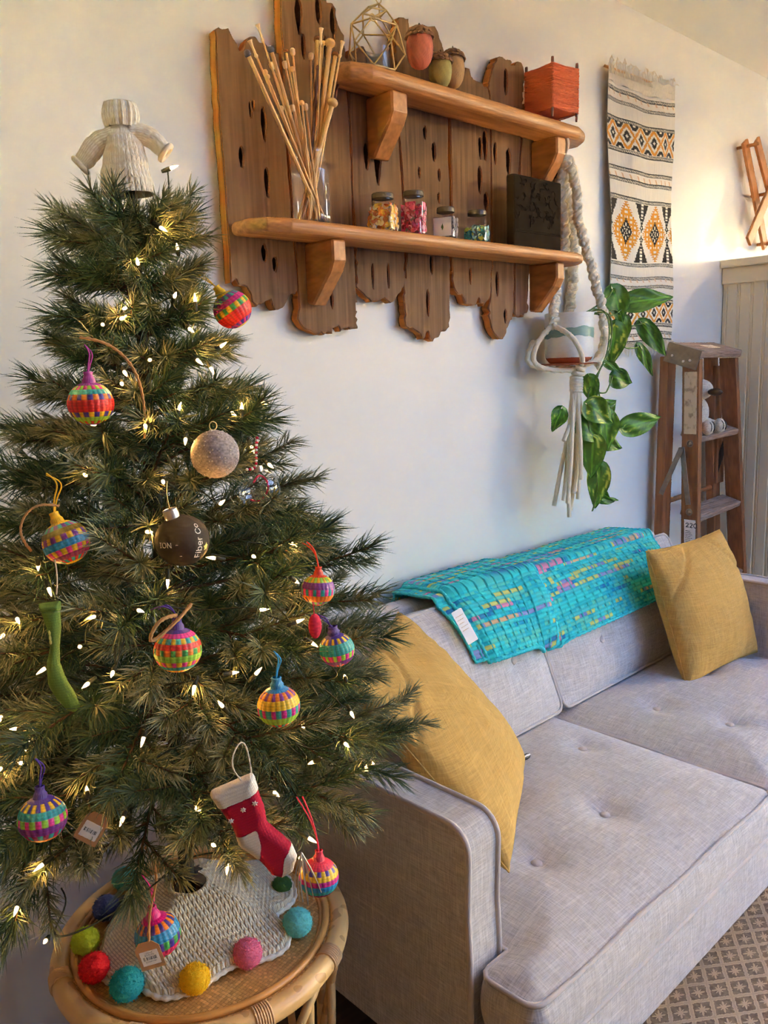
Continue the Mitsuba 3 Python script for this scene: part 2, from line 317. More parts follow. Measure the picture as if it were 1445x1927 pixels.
# ---------------------------------------------------------------- measured places (metres)
PLANKS = [[(1.09, 2.204), (1.111, 2.212), (1.126, 2.21), (1.138, 2.2), (1.145, 2.186), (1.15, 2.175), (1.161, 2.183), (1.168, 2.199), (1.18, 2.21), (1.198, 2.213), (1.209, 2.205), (1.224, 2.201), (1.241, 2.196), (1.253, 2.188), (1.263, 2.195), (1.28, 1.654), (1.273, 1.639), (1.255, 1.634), (1.243, 1.629), (1.235, 1.606), (1.222, 1.6), (1.212, 1.601), (1.201, 1.607), (1.195, 1.63), (1.187, 1.626), (1.174, 1.617), (1.166, 1.614), (1.153, 1.604), (1.142, 1.613), (1.137, 1.628), (1.13, 1.646), (1.12, 1.652), (1.109, 1.657), (1.102, 1.665), (1.086, 1.659), (1.086, 1.931), (1.082, 2.076)], [(1.273, 2.336), (1.296, 2.369), (1.329, 2.386), (1.369, 2.391), (1.393, 2.388), (1.412, 2.367), (1.422, 2.346), (1.434, 2.339), (1.447, 2.328), (1.45, 2.293), (1.464, 2.288), (1.472, 2.278), (1.471, 2.23), (1.474, 2.128), (1.476, 1.82), (1.477, 1.638), (1.475, 1.557), (1.45, 1.553), (1.432, 1.557), (1.415, 1.553), (1.405, 1.562), (1.395, 1.558), (1.387, 1.543), (1.373, 1.547), (1.359, 1.543), (1.341, 1.544), (1.324, 1.542), (1.312, 1.55), (1.301, 1.553), (1.293, 1.563), (1.285, 1.565), (1.279, 1.581), (1.279, 1.652), (1.269, 2.193)], [(1.473, 2.23), (1.479, 2.244), (1.492, 2.25), (1.5, 2.247), (1.51, 2.258), (1.525, 2.265), (1.536, 2.264), (1.546, 2.252), (1.57, 2.252), (1.603, 2.267), (1.634, 2.266), (1.645, 2.247), (1.667, 1.759), (1.659, 1.676), (1.646, 1.658), (1.631, 1.649), (1.621, 1.639), (1.604, 1.628), (1.592, 1.631), (1.58, 1.639), (1.57, 1.637), (1.558, 1.63), (1.542, 1.631), (1.536, 1.632), (1.525, 1.639), (1.511, 1.641), (1.5, 1.645), (1.486, 1.655), (1.477, 1.666), (1.477, 1.747), (1.477, 1.821), (1.476, 2.128)], [(1.647, 2.248), (1.648, 2.326), (1.655, 2.351), (1.672, 2.367), (1.692, 2.377), (1.704, 2.373), (1.711, 2.351), (1.724, 2.359), (1.739, 2.371), (1.751, 2.372), (1.761, 2.368), (1.776, 2.37), (1.791, 2.378), (1.808, 2.377), (1.821, 2.366), (1.831, 2.344), (1.843, 2.316), (1.855, 2.277), (1.853, 1.792), (1.845, 1.589), (1.837, 1.555), (1.813, 1.551), (1.792, 1.539), (1.771, 1.527), (1.751, 1.532), (1.748, 1.554), (1.738, 1.532), (1.722, 1.533), (1.701, 1.554), (1.684, 1.558), (1.669, 1.56), (1.657, 1.568), (1.653, 1.665), (1.669, 1.759)], [(1.858, 2.278), (1.874, 2.292), (1.901, 2.289), (1.914, 2.281), (1.931, 2.297), (1.945, 2.295), (1.952, 2.281), (1.968, 2.27), (1.985, 2.272), (2.004, 2.268), (2.021, 2.258), (2.035, 2.24), (2.038, 1.783), (2.033, 1.68), (2.015, 1.642), (2.002, 1.629), (1.982, 1.632), (1.972, 1.644), (1.957, 1.633), (1.942, 1.628), (1.932, 1.629), (1.917, 1.636), (1.896, 1.654), (1.88, 1.66), (1.854, 1.676), (1.854, 1.741)], [(2.038, 2.241), (2.026, 2.256), (2.034, 2.284), (2.049, 2.317), (2.064, 2.346), (2.085, 2.362), (2.102, 2.365), (2.118, 2.363), (2.136, 2.36), (2.146, 2.345), (2.162, 2.356), (2.175, 2.364), (2.196, 2.363), (2.207, 2.341), (2.198, 2.24), (2.151, 1.79), (2.147, 1.609), (2.13, 1.576), (2.114, 1.556), (2.1, 1.539), (2.084, 1.526), (2.06, 1.531), (2.042, 1.546), (2.031, 1.559), (2.019, 1.583), (2.028, 1.679), (2.04, 1.783)], [(2.201, 2.24), (2.22, 2.259), (2.247, 2.255), (2.264, 2.243), (2.25, 2.09), (2.235, 1.796), (2.223, 1.661), (2.228, 1.624), (2.223, 1.611), (2.197, 1.605), (2.163, 1.596), (2.15, 1.606), (2.154, 1.79)], [(2.267, 2.244), (2.298, 2.26), (2.35, 2.263), (2.385, 2.256), (2.403, 2.24), (2.405, 2.062), (2.401, 1.763), (2.358, 1.749), (2.316, 1.753), (2.275, 1.739), (2.24, 1.754), (2.253, 2.091)]]
SLOTS = [(1.137, 1.942, 0.0103, 0.047), (1.205, 1.895, 0.0123, 0.065), (1.205, 2.025, 0.0122, 0.073), (1.17, 2.05, 0.0059, 0.035), (1.178, 2.062, 0.0045, 0.021), (1.215, 1.708, 0.0126, 0.035), (1.185, 1.733, 0.0124, 0.039), (1.325, 2.287, 0.0178, 0.083), (1.387, 2.313, 0.0168, 0.06), (1.433, 2.295, 0.0156, 0.073), (1.335, 2.221, 0.0098, 0.054), (1.404, 2.234, 0.0085, 0.049), (1.53, 1.999, 0.0151, 0.066), (1.569, 1.992, 0.0213, 0.118), (1.62, 2.084, 0.0119, 0.046), (1.789, 2.047, 0.0132, 0.05), (1.754, 2.093, 0.0086, 0.033), (1.809, 1.988, 0.0067, 0.032), (1.805, 1.926, 0.0067, 0.026), (1.728, 1.984, 0.0064, 0.025), (1.988, 2.086, 0.0122, 0.06), (2.01, 2.097, 0.0173, 0.083), (2.058, 2.081, 0.0127, 0.061), (1.984, 1.995, 0.0172, 0.079), (2.012, 1.936, 0.0175, 0.054), (2.122, 2.065, 0.021, 0.078), (1.769, 1.739, 0.0111, 0.05), (1.75, 1.632, 0.0089, 0.074), (1.537, 1.696, 0.0049, 0.064), (1.595, 1.699, 0.005, 0.062), (1.389, 1.632, 0.0071, 0.048), (2.101, 1.6, 0.0107, 0.041), (2.062, 1.697, 0.0105, 0.072), (2.112, 2.292, 0.0155, 0.075), (2.324, 2.071, 0.0146, 0.056), (1.547, 1.887, 0.0058, 0.027), (1.934, 1.715, 0.0073, 0.046), (1.424, 1.744, 0.0045, 0.035), (2.136, 1.886, 0.0134, 0.064)]
NEEDLES = [(1.092, -0.149, 2.12, 'navy'), (1.121, -0.118, 2.162, 'trumpet'), (1.173, -0.079, 2.217, 'trumpet'), (1.18, -0.114, 2.157, 'navy'), (1.155, -0.128, 2.094, 'ball'), (1.167, -0.105, 2.112, 'ball'), (1.226, -0.101, 2.142, 'barrel'), (1.213, -0.124, 2.16, 'disc'), (1.263, -0.084, 2.182, 'barrel'), (1.226, -0.127, 2.124, 'ball'), (1.204, -0.108, 2.042, 'ball'), (1.243, -0.099, 2.053, 'barrel'), (1.252, -0.105, 2.061, 'ball'), (1.286, -0.094, 2.064, 'barrel'), (1.318, -0.083, 2.184, 'barrel'), (1.352, -0.068, 2.232, 'thickdisc'), (1.326, -0.115, 2.234, 'trumpet'), (1.356, -0.11, 2.212, 'bigball'), (1.355, -0.086, 2.219, 'ball'), (1.367, -0.115, 2.188, 'thickdisc'), (1.373, -0.135, 2.21, 'trumpet'), (1.346, -0.067, 2.12, 'ball'), (1.34, -0.114, 2.085, 'ball'), (1.337, -0.133, 2.072, 'bigball'), (1.411, -0.073, 2.149, 'dark'), (1.328, -0.094, 2.156, 'dark'), (1.338, -0.102, 2.079, 'ball'), (1.203, -0.081, 2.14, 'barrel'), (1.244, -0.133, 2.055, 'ball')]
BULBS = [(0.652, -0.557, 1.756), (0.609, -0.591, 1.665), (0.635, -0.592, 1.635), (0.573, -0.587, 1.61), (0.548, -0.589, 1.55), (0.538, -0.588, 1.534), (0.519, -0.571, 1.528), (0.615, -0.607, 1.565), (0.652, -0.602, 1.559), (0.628, -0.619, 1.521), (0.684, -0.609, 1.493), (0.559, -0.624, 1.476), (0.628, -0.634, 1.476), (0.649, -0.636, 1.464), (0.526, -0.61, 1.462), (0.519, -0.614, 1.446), (0.577, -0.661, 1.404), (0.664, -0.661, 1.397), (0.688, -0.652, 1.398), (0.762, -0.596, 1.407), (0.53, -0.651, 1.388), (0.48, -0.607, 1.391), (0.576, -0.678, 1.367), (0.683, -0.679, 1.347), (0.709, -0.683, 1.317), (0.452, -0.624, 1.324), (0.53, -0.689, 1.313), (0.596, -0.722, 1.274), (0.494, -0.699, 1.249), (0.385, -0.598, 1.21), (0.386, -0.624, 1.182), (0.352, -0.591, 1.141), (0.338, -0.578, 1.119), (0.418, -0.69, 1.148), (0.395, -0.688, 1.112), (0.461, -0.723, 1.153), (0.571, -0.744, 1.205), (0.626, -0.751, 1.199), (0.702, -0.734, 1.204), (0.689, -0.761, 1.152), (0.612, -0.78, 1.129), (0.504, -0.73, 1.188), (0.419, -0.726, 1.081), (0.394, -0.707, 1.068), (0.36, -0.656, 1.085), (0.502, -0.784, 1.053), (0.549, -0.797, 1.059), (0.582, -0.805, 1.049), (0.53, -0.804, 1.019), (0.434, -0.766, 0.999), (0.324, -0.636, 1.006), (0.314, -0.606, 1.018), (0.322, -0.643, 0.991), (0.321, -0.643, 0.988), (0.318, -0.654, 0.966), (0.301, -0.624, 0.956), (0.366, -0.735, 0.936), (0.394, -0.773, 0.907), (0.467, -0.818, 0.906), (0.48, -0.837, 0.857), (0.57, -0.85, 0.899), (0.644, -0.847, 0.914), (0.762, -0.83, 0.862), (0.747, -0.838, 0.855), (0.638, -0.832, 0.961), (0.608, -0.87, 0.823), (0.59, -0.873, 0.802), (0.561, -0.868, 0.812), (0.493, -0.848, 0.829), (0.313, -0.707, 0.85), (0.283, -0.682, 0.793), (0.3, -0.723, 0.757), (0.667, -0.788, 1.099), (0.688, -0.794, 1.065), (0.749, -0.795, 0.992), (0.741, -0.814, 0.946), (0.709, -0.835, 0.914)]
ORN = {'O1': (0.735, -0.573, 1.553, 0.0303), 'O2': (0.472, -0.615, 1.42, 0.0303), 'O3': (0.401, -0.662, 1.246, 0.0296), 'O4': (0.475, -0.797, 1.112, 0.0296), 'O5': (0.581, -0.858, 1.02, 0.0281), 'O6': (0.7, -0.802, 1.143, 0.0237), 'O7': (0.702, -0.836, 1.06, 0.0251), 'O8': (0.306, -0.744, 0.931, 0.0284), 'O9': (0.457, -0.702, 0.666, 0.032), 'O10': (0.581, -0.926, 0.803, 0.0257), 'grey': (0.609, -0.698, 1.342, 0.0286), 'black': (0.531, -0.728, 1.235, 0.0308), 'clear': (0.667, -0.718, 1.285, 0.0263), 'sock': (0.357, -0.707, 1.11, 0.0007), 'stock': (0.509, -0.893, 0.886, 0.0007), 'candy': (0.653, -0.72, 1.339, 0.0008), 'drop': (0.671, -0.828, 1.103, 0.0007), 'sweater': (0.596, -0.562, 1.785, 0.0008), 'tag8': (0.338, -0.791, 0.908, 0.0006)}
# ---------------------------------------------------------------- the room
XL, XR, YF, HC = -1.5, 6.6, -4.6, 2.70
struct('wall_back', box(XL-0.1, XR+0.1, 0.0, 0.12, 0, HC), 'm_wall')
struct('floor', box(XL-0.1, XR+0.1, YF-0.1, 0.12, -0.1, 0.0), 'm_floor')
SKL = (1.5, 4.0, -3.5, -1.55)                      # the roof light over the seating
struct('ceiling', cat(box(XL-0.1, SKL[0], YF-0.1, 0.12, HC, HC+0.1), box(SKL[1], XR+0.1, YF-0.1, 0.12, HC, HC+0.1), box(SKL[0], SKL[1], YF-0.1, SKL[2], HC, HC+0.1), box(SKL[0], SKL[1], SKL[3], 0.12, HC, HC+0.1)), 'm_ceiling')
struct('wall_left', box(XL-0.1, XL, YF, 0, 0, HC), 'm_dark_wall')
def wall_with_openings(name, axis, at, lo, hi, openings, z0=0, z1=HC):
    """a wall along x ('y' fixed) or along y ('x' fixed) built of the solid pieces around its openings (a, b, zlo, zhi)"""
    ms, cur = [], lo
    def piece(a, b, c, d):
        if b-a > 1e-4 and d-c > 1e-4: ms.append(box(a, b, at[0], at[1], c, d) if axis == 'y' else box(at[0], at[1], a, b, c, d))
    for a, b, c, d in openings:
        piece(cur, a, z0, z1); piece(a, b, z0, c); piece(a, b, d, z1); cur = b
    piece(cur, hi, z0, z1)
    struct(name, cat(*ms), 'm_wall')
def window(axis, at, a, b, c, d, nv, nh):
    w = numbered('window_1'.rsplit('_', 1)[0]+f'_{len([k for k in labels if k.startswith("window_") and "__" not in k])+1}')
    labels[w] = {'kind': 'structure'}
    fr = []
    def bx(u0, u1, z0, z1, t=0.03): return box(u0, u1, at-t, at+t, z0, z1) if axis == 'y' else box(at-t, at+t, u0, u1, z0, z1)
    fw = 0.05
    fr += [bx(a, a+fw, c, d), bx(b-fw, b, c, d), bx(a, b, c, c+fw), bx(a, b, d-fw, d)]
    for i in range(1, nv): u = a+(b-a)*i/nv; fr.append(bx(u-0.02, u+0.02, c, d))
    for i in range(1, nh): z = c+(d-c)*i/nh; fr.append(bx(a, b, z-0.02, z+0.02))
    part(w, 'frame', cat(*fr), 'm_white_trim', smooth=False)
    part(w, 'pane', (tm([[a, at, c], [b, at, c], [b, at, d], [a, at, d]], [[0, 1, 2], [0, 2, 3]]) if axis == 'y' else tm([[at, a, c], [at, b, c], [at, b, d], [at, a, d]], [[0, 1, 2], [0, 2, 3]])), 'm_pane', smooth=False)
FW = [(2.2, 4.1, 0.5, 2.5), (4.4, 6.3, 0.5, 2.5)]
RW = [(-4.3, -2.4, 0.5, 2.5), (-2.2, -0.25, 0.5, 2.5)]
wall_with_openings('wall_front', 'y', (YF-0.1, YF), XL, XR, FW)
wall_with_openings('wall_right', 'x', (XR, XR+0.1), YF, 0, RW)
for a, b, c, d in FW: window('y', YF-0.05, a, b, c, d, 3, 1)
for a, b, c, d in RW: window('x', XR+0.05, a, b, c, d, 2, 1)
# upright slats of the half-open blinds in the right-hand windows
bl_r = np.random.default_rng(12)
for wk, (a, b, c, d) in zip(('window_3', 'window_4'), RW):
    y = a+0.08
    while y < b-0.06:
        w = bl_r.uniform(0.012, 0.05); part(wk, 'blind_slat', rbox(XR-0.03, XR-0.024, y, y+w, c+0.02, d-0.02, 0.001), 'm_white_trim', smooth=False); y += w+bl_r.uniform(0.03, 0.13)
struct('baseboard_back', rbox(XL, 3.68, -0.016, 0.0, 0, 0.27, 0.003), 'm_white_trim')
# the beadboard half wall that stands out from the back wall beyond the ladder
PX, PY1 = 3.70, -1.15
hw = numbered('wall_partition'); labels[hw] = {'kind': 'structure', 'label': 'beige beadboard half wall standing out from the back wall behind the step ladder'}
part(hw, 'core', box(PX+0.0045, PX+0.13, PY1, -0.004, 0, 1.80), 'm_partition', smooth=False)
part(hw, 'cap', rbox(PX-0.035, PX+0.17, PY1-0.03, -0.001, 1.835, 1.868, 0.004), 'm_partition')
part(hw, 'rail', rbox(PX-0.012, PX+0.142, PY1-0.005, -0.003, 1.765, 1.835, 0.003), 'm_partition')
bw = 0.058
for i in range(int((-PY1)/bw)):
    y1 = -0.012-i*bw
    b = [rbox(PX, PX+0.014, y1-bw+0.0035, y1-0.0125, 0.0, 1.77, 0.0025), rbox(PX+0.001, PX+0.014, y1-0.0115, y1-0.0035, 0.0, 1.77, 0.003)]
    part(hw, 'board', cat(*b), 'm_partition', smooth=25)
labels['window_5'] = {'kind': 'structure'}
part('window_5', 'frame', cat(box(SKL[0], SKL[1], SKL[2], SKL[2]+0.05, HC+0.03, HC+0.10), box(SKL[0], SKL[1], SKL[3]-0.05, SKL[3], HC+0.03, HC+0.10), box(SKL[0], SKL[0]+0.05, SKL[2], SKL[3], HC+0.03, HC+0.10), box(SKL[1]-0.05, SKL[1], SKL[2], SKL[3], HC+0.03, HC+0.10), box((SKL[0]+SKL[1])/2-0.02, (SKL[0]+SKL[1])/2+0.02, SKL[2], SKL[3], HC+0.03, HC+0.10)), 'm_white_trim', smooth=False)
part('window_5', 'pane', tm([[SKL[0], SKL[2], HC+0.09], [SKL[1], SKL[2], HC+0.09], [SKL[1], SKL[3], HC+0.09], [SKL[0], SKL[3], HC+0.09]], [[0, 1, 2], [0, 2, 3]]), 'm_pane', smooth=False)
rug = solo('patterned_rug', rbox(1.30, 4.6, -3.4, -0.75, 0.0005, 0.010, 0.004), 'm_rug', 'tan and brown rug with a diamond lattice of stars before the grey sofa', 'rug', smooth=False)

# ceiling lamps of the room, outside the picture: warm light
def ceiling_lamp(x, y, r, rad, label):
    lp = thing('ceiling_lamp', label, 'lamp')
    part(lp, 'base', lathe([(0, 2.70), (0.09, 2.70), (0.09, 2.675), (0.02, 2.665), (0.02, 2.60), (0, 2.60)], 32, (x, y, 0)), 'm_brass')
    part(lp, 'globe', ell((x, y, 2.50), (r, r, r)), 'm_white', smooth=True, emitter={'type': 'area', 'radiance': {'type': 'rgb', 'value': rad}})
fl = thing('floor_lamp', 'uplighter floor lamp with a warm bowl to the left of the Christmas tree', 'lamp')
FLX, FLY = -0.62, -0.62
part(fl, 'base', lathe([(0, 0.0005), (0.14, 0.0005), (0.14, 0.015), (0.03, 0.03), (0, 0.03)], 40, (FLX, FLY, 0)), 'm_black', smooth=40)
part(fl, 'pole', tube([(FLX, FLY, 0.02), (FLX, FLY, 1.60)], 0.012, 14), 'm_black', smooth=True)
part(fl, 'bowl', lathe([(0, 1.592), (0.03, 1.595), (0.12, 1.64), (0.17, 1.690), (0.175, 1.700), (0.168, 1.700), (0.115, 1.650), (0, 1.605)], 48, (FLX, FLY, 0)), 'm_brass', smooth=40)
part(fl, 'bulb', ell((FLX, FLY, 1.700), (0.045, 0.045, 0.045), 3), 'm_white', smooth=True, emitter={'type': 'area', 'radiance': {'type': 'rgb', 'value': [1300.0, 840.0, 330.0]}})
ceiling_lamp(4.60, -2.30, 0.12, [74.0, 55.0, 28.0], 'round warm ceiling lamp at the ladder end of the room')
# ---------------------------------------------------------------- sofa
SX0, SX1, SM = 0.96, 2.93, 1.945
SEAT, BASE, LEG = 0.39, 0.277, 0.125
sofa = thing('sofa', 'light grey linen two-seat sofa with tufted cushions along the wall', 'sofa')
def rounded_poly(pts, r):
    return Polygon(pts).buffer(-r).buffer(r, quad_segs=6)
def chaikin(p, k=2):
    for _ in range(k): p = np.stack([0.75*p+0.25*np.roll(p, -1, 0), 0.25*p+0.75*np.roll(p, -1, 0)], 1).reshape(-1, p.shape[1])
    return p
part(sofa, 'base', rbox(SX0+0.004, SX1-0.004, -0.984, -0.845, LEG, BASE, 0.012), 'm_linen')
part(sofa, 'base', rbox(SX0+0.06, SX1-0.06, -0.86, -0.10, LEG+0.002, BASE, 0.006), 'm_linen')
part(sofa, 'back_frame', rbox(SX0+0.03, SX1-0.03, -0.150, -0.045, LEG, 0.795, 0.03), 'm_linen')
wl = np.array([[SX0+0.006, -0.85, BASE], [SX0+0.006, -0.965, BASE], [SX0+0.02, -0.984, BASE], [SX1-0.02, -0.984, BASE], [SX1-0.006, -0.965, BASE], [SX1-0.006, -0.85, BASE]])
def along(p, h=0.03):
    d = np.r_[0, np.cumsum(np.linalg.norm(np.diff(p, axis=0), axis=1))]; s = np.linspace(0, d[-1], int(d[-1]/h)+2)
    return np.stack([np.interp(s, d, p[:, k]) for k in range(3)], 1)
part(sofa, 'piping', tube(along(wl, 0.02), 0.0055, 8), 'm_piping', smooth=True)
# arms: a profile in (y, z), extruded along x; its front is slightly dished
def arm(x0, x1):
    yf, yb, zt = -0.85, -0.05, 0.664
    prof = [(yb, LEG), (yb, zt-0.01)]
    for k in range(9): a = PI/2*k/8; prof.append((yf+0.045-0.045*math.sin(a), zt-0.045+0.045*math.cos(a)))
    prof += [(yf+0.004, 0.5), (yf, 0.42), (yf, LEG)]
    m = prism(Polygon(prof), x1-x0)
    M = np.eye(4); M[:3, 0], M[:3, 1], M[:3, 2], M[:3, 3] = (0, 1, 0), (0, 0, 1), (1, 0, 0), (x0, 0, 0)
    m.apply_transform(M)
    edge = np.array([(0, y, z) for y, z in prof[1:]])
    return m, edge
for x0, x1 in ((SX0, SX0+0.082), (SX1-0.082, SX1)):
    m, e = arm(x0, x1)
    a = part(sofa, 'arm', m, 'm_linen', smooth=35)
    top = [tube(along(e+np.array([x, 0, 0]), 0.012), 0.0058, 8) for x in (x0+0.001, x1-0.001)]
    for t in top: part(a, 'piping', t, 'm_piping', smooth=True)
for x in (SX0+0.07, SX1-0.07):
    for y in (-0.90, -0.12):
        part(sofa, 'leg', lathe([(0, 0.011 if y < -0.7 else 0.0005), (0.014, 0.011 if y < -0.7 else 0.0005), (0.022, LEG), (0, LEG)], 16, (x, y, 0)), 'm_black')
# seat cushions
def dimples(p, pts, depth, w):
    z = np.zeros(len(p))
    for q in pts:
        d2 = ((p-np.asarray(q))**2).sum(1); d = np.sqrt(d2)
        z += depth*(0.62*np.exp(-d2/(w*w))+0.38*np.exp(-d/(w*0.45)))
    return z
def button_mesh(c, n=(0, 0, 1), r=0.0125):
    m = lathe([(0, -0.004), (r*0.8, -0.004), (r, 0.0), (r*0.92, 0.0035), (r*0.6, 0.006), (0, 0.0072)], 20)
    n = unit(n); x = unit(np.cross([0, 1, 0.3], n)); m.apply_transform(frame(c, x, np.cross(n, x), n)); return m
def seat(poly, btn, z0, z1, crown, seed):
    p, f, d, nb = sheet(poly, 0.014)
    q = np.column_stack([p*3.1, np.full(len(p), seed)])
    top = z1+crown*(1-np.exp(-np.minimum(d, 0.4)/0.10))+0.006*(meshkit.fbm(q, 3)-0.5)*np.minimum(d/0.05, 1)-dimples(p, btn, 0.026, 0.055)*np.minimum(d/0.03, 1)
    v = np.column_stack([p, top])
    loop = p[:nb]; c = poly.centroid; c = np.array([c.x, c.y])
    nxt = np.roll(loop, -1, 0)-np.roll(loop, 1, 0); nr = np.column_stack([nxt[:, 1], -nxt[:, 0]]); nr /= np.linalg.norm(nr, axis=1, keepdims=True)
    if Polygon(loop).exterior.is_ccw is False: nr = -nr
    vs, fs, off = [v], [f], len(v)
    prev = np.arange(nb); rings = 7
    for k in range(1, rings+1):
        t = k/rings; ring = loop+nr*0.010*math.sin(PI*t)
        vs.append(np.column_stack([ring, np.full(nb, z1+(z0-z1)*t)])); cur = off+np.arange(nb); off += nb
        fs += [np.column_stack([prev, cur, np.roll(cur, -1)]), np.column_stack([prev, np.roll(cur, -1), np.roll(prev, -1)])]; prev = cur
    if not Polygon(loop).exterior.is_ccw: pass
    m = tm(np.vstack(vs), np.vstack(fs)); return m, loop, nr
def zat(m, q):
    v = m.vertices; i = np.argmin(((v[:, :2]-np.asarray(q))**2).sum(1)+100*(v[:, 2] < 0.38)); return v[i, 2]
SL = rounded_poly([(SX0+0.090, -0.30), (SX0+0.090, -0.862), (SX0+0.010, -0.862), (SX0+0.010, -0.985), (SM-0.002, -0.985), (SM-0.002, -0.30)], 0.028)
SR = rounded_poly([(SM+0.002, -0.30), (SM+0.002, -0.985), (SX1-0.010, -0.985), (SX1-0.010, -0.862), (SX1-0.090, -0.862), (SX1-0.090, -0.30)], 0.028)
btnL = [(1.787, -0.541), (1.535, -0.765), (1.275, -0.763), (1.40, -0.56), (1.20, -0.53)]
btnR = [(2.153, -0.561), (2.19, -0.765), (2.50, -0.545), (2.62, -0.765), (2.77, -0.55)]
for poly, btn, seed in ((SL, btnL, 2.5), (SR, btnR, 8.5)):
    m, loop, nr = seat(poly, btn, BASE+0.004, SEAT, 0.052, seed)
    c = part(sofa, 'seat_cushion', m, 'm_linen', smooth=50)
    top = np.column_stack([loop, np.full(len(loop), SEAT)]); top = top[::2]
    wob = 0.002*np.sin(np.arange(len(top))*0.5)
    top[:, 2] += wob
    part(c, 'piping', tube(np.vstack([top, top[:1]]), 0.0052, 8), 'm_piping', smooth=True)
    for q in btn: part(c, 'button', button_mesh((q[0], q[1], zat(m, q)+0.0015)), 'm_piping', smooth=True)
# back cushions: leaning boxes; s runs up the lean
BO, BD = np.array([0, -0.372, 0.425]), unit([0, 0.165, 0.385]); BN = unit(np.cross([1, 0, 0], BD)); BN = -BN if BN[1] > 0 else BN; BL = 0.405
def dome(u, s): return 0.050*(1-np.abs(2*u-1)**3.2)*(1-np.abs(2*s-1)**3.2)
def back_front(x, s, x0, x1, off=0.0):
    u = np.clip((np.asarray(x)-x0)/(x1-x0), 0, 1); return BO+np.multiply.outer(np.asarray(s), BD*BL)*1.0+np.multiply.outer(np.asarray(x), [1, 0, 0])+(dome(u, np.clip(s, 0, 1))+off)[..., None]*BN
BC = [(SX0+0.086, SM-0.004), (SM+0.004, SX1-0.086)]
for k, (x0, x1) in enumerate(BC):
    poly = affinity.translate(Polygon([(0, 0), (x1-x0, 0), (x1-x0, BL), (0, BL)]).buffer(-0.03).buffer(0.03, quad_segs=6), 0, 0)
    p, f, d, nb = sheet(poly, 0.014)
    bt = [(0.76*(x1-x0)+0.07, 0.47*BL), (0.30*(x1-x0), 0.47*BL)] if k == 0 else [(0.28*(x1-x0), 0.36*BL), (0.74*(x1-x0), 0.47*BL)]
    if k == 0: bt[0] = (1.775-x0, 0.47*BL)
    h = dome(p[:, 0]/(x1-x0), p[:, 1]/BL)*np.minimum(d/0.02, 1)-dimples(p, bt, 0.022, 0.05)*np.minimum(d/0.03, 1)+0.004*(meshkit.fbm(np.column_stack([p*4, np.full(len(p), k)]), 3)-0.5)*np.minimum(d/0.03, 1)
    def W(a, b, hh): return np.column_stack([np.full(len(a), 0.0), np.zeros(len(a)), np.zeros(len(a))])+BO+np.outer(a+x0, [1, 0, 0])+np.outer(b, BD)+np.outer(hh, BN)
    front = W(p[:, 0], p[:, 1], h)
    loop = p[:nb]; vs, fs, off, prev = [front], [f], len(p), np.arange(nb)
    for t in (0.25, 0.5, 0.75, 1.0):
        g = 0.008*math.sin(PI*t); cc = np.array([(x1-x0)/2, BL/2]); o = loop+(loop-cc)/np.linalg.norm(loop-cc, axis=1, keepdims=True)*g
        vs.append(W(o[:, 0], o[:, 1], np.full(nb, -0.10*t))); cur = off+np.arange(nb); off += nb
        fs += [np.column_stack([prev, cur, np.roll(cur, -1)]), np.column_stack([prev, np.roll(cur, -1), np.roll(prev, -1)])]; prev = cur
    b = part(sofa, 'back_cushion', tm(np.vstack(vs), np.vstack(fs)), 'm_linen', smooth=50)
    ring = W(loop[::2, 0], loop[::2, 1], np.zeros(len(loop[::2])))
    part(b, 'piping', tube(np.vstack([ring, ring[:1]]), 0.0052, 8), 'm_piping', smooth=True)
    for q in bt:
        i = np.argmin(((p-np.asarray(q))**2).sum(1)); part(b, 'button', button_mesh(front[i]+BN*0.002, BN), 'm_piping', smooth=True)
# mustard cushions
def pillow(o, ex, ey, s, thick, seed, pinch=0.05, n=72):
    g = np.linspace(-1, 1, n); u, v = np.meshgrid(g, g, indexing='ij')
    x = u*(1-pinch*(1-v*v)); y = v*(1-pinch*(1-u*u))
    prof = np.clip((1-u**2)*(1-v**2), 0, 1)
    h = thick/2*prof**0.42
    q = np.stack([u*2.2, v*2.2, np.full_like(u, seed)], -1)
    edge = np.clip(1-prof*2.2, 0, 1)
    wr = (meshkit.fbm(q*np.array([1, 1, 1])+7, 3)-0.5)*0.020*np.minimum(prof*6, 1)
    crease = -0.010*np.exp(-((u+v-1.25)/0.05)**2)*np.minimum(prof*8, 1)-0.008*np.exp(-((u-v+1.2)/0.05)**2)*np.minimum(prof*8, 1)
    ez = np.cross(ex, ey); s2 = s/2
    def side(sign, w): return o+np.multiply.outer(x*s2, ex)+np.multiply.outer(y*s2, ey)+np.multiply.outer(sign*(h+w), ez)
    A, B = side(1, wr+crease), side(-1, wr*0.6)
    ma, mb = gridmesh(A), gridmesh(B); mb.faces = mb.faces[:, ::-1]
    m = cat(ma, mb); m.merge_vertices(digits_vertex=6)
    ring = np.concatenate([A[:, 0], A[-1, 1:], A[-2::-1, -1], A[0, -2:0:-1]])
    return m, ring
def add_pillow(c4, thick, label, seed):
    c4 = np.asarray(c4, float); o = c4.mean(0); ex = unit((c4[1]+c4[2])/2-(c4[0]+c4[3])/2); ey = (c4[0]+c4[1])/2-(c4[2]+c4[3])/2; s = (np.linalg.norm(c4[1]-c4[0])+np.linalg.norm(c4[2]-c4[1]))/2
    ey = unit(ey-ex*(ey@ex)); ez = np.cross(ex, ey)
    m, ring = pillow(o-ez*thick*0.18, ex, ey, s*1.02, thick, seed)
    k = thing('throw_pillow', label, 'cushion', 'mustard cushions on the sofa')
    part(k, 'cover', m, 'm_mustard', smooth=True)
    part(k, 'seam', tube(np.vstack([ring, ring[:1]]), 0.0022, 6), 'm_mustard', smooth=True)
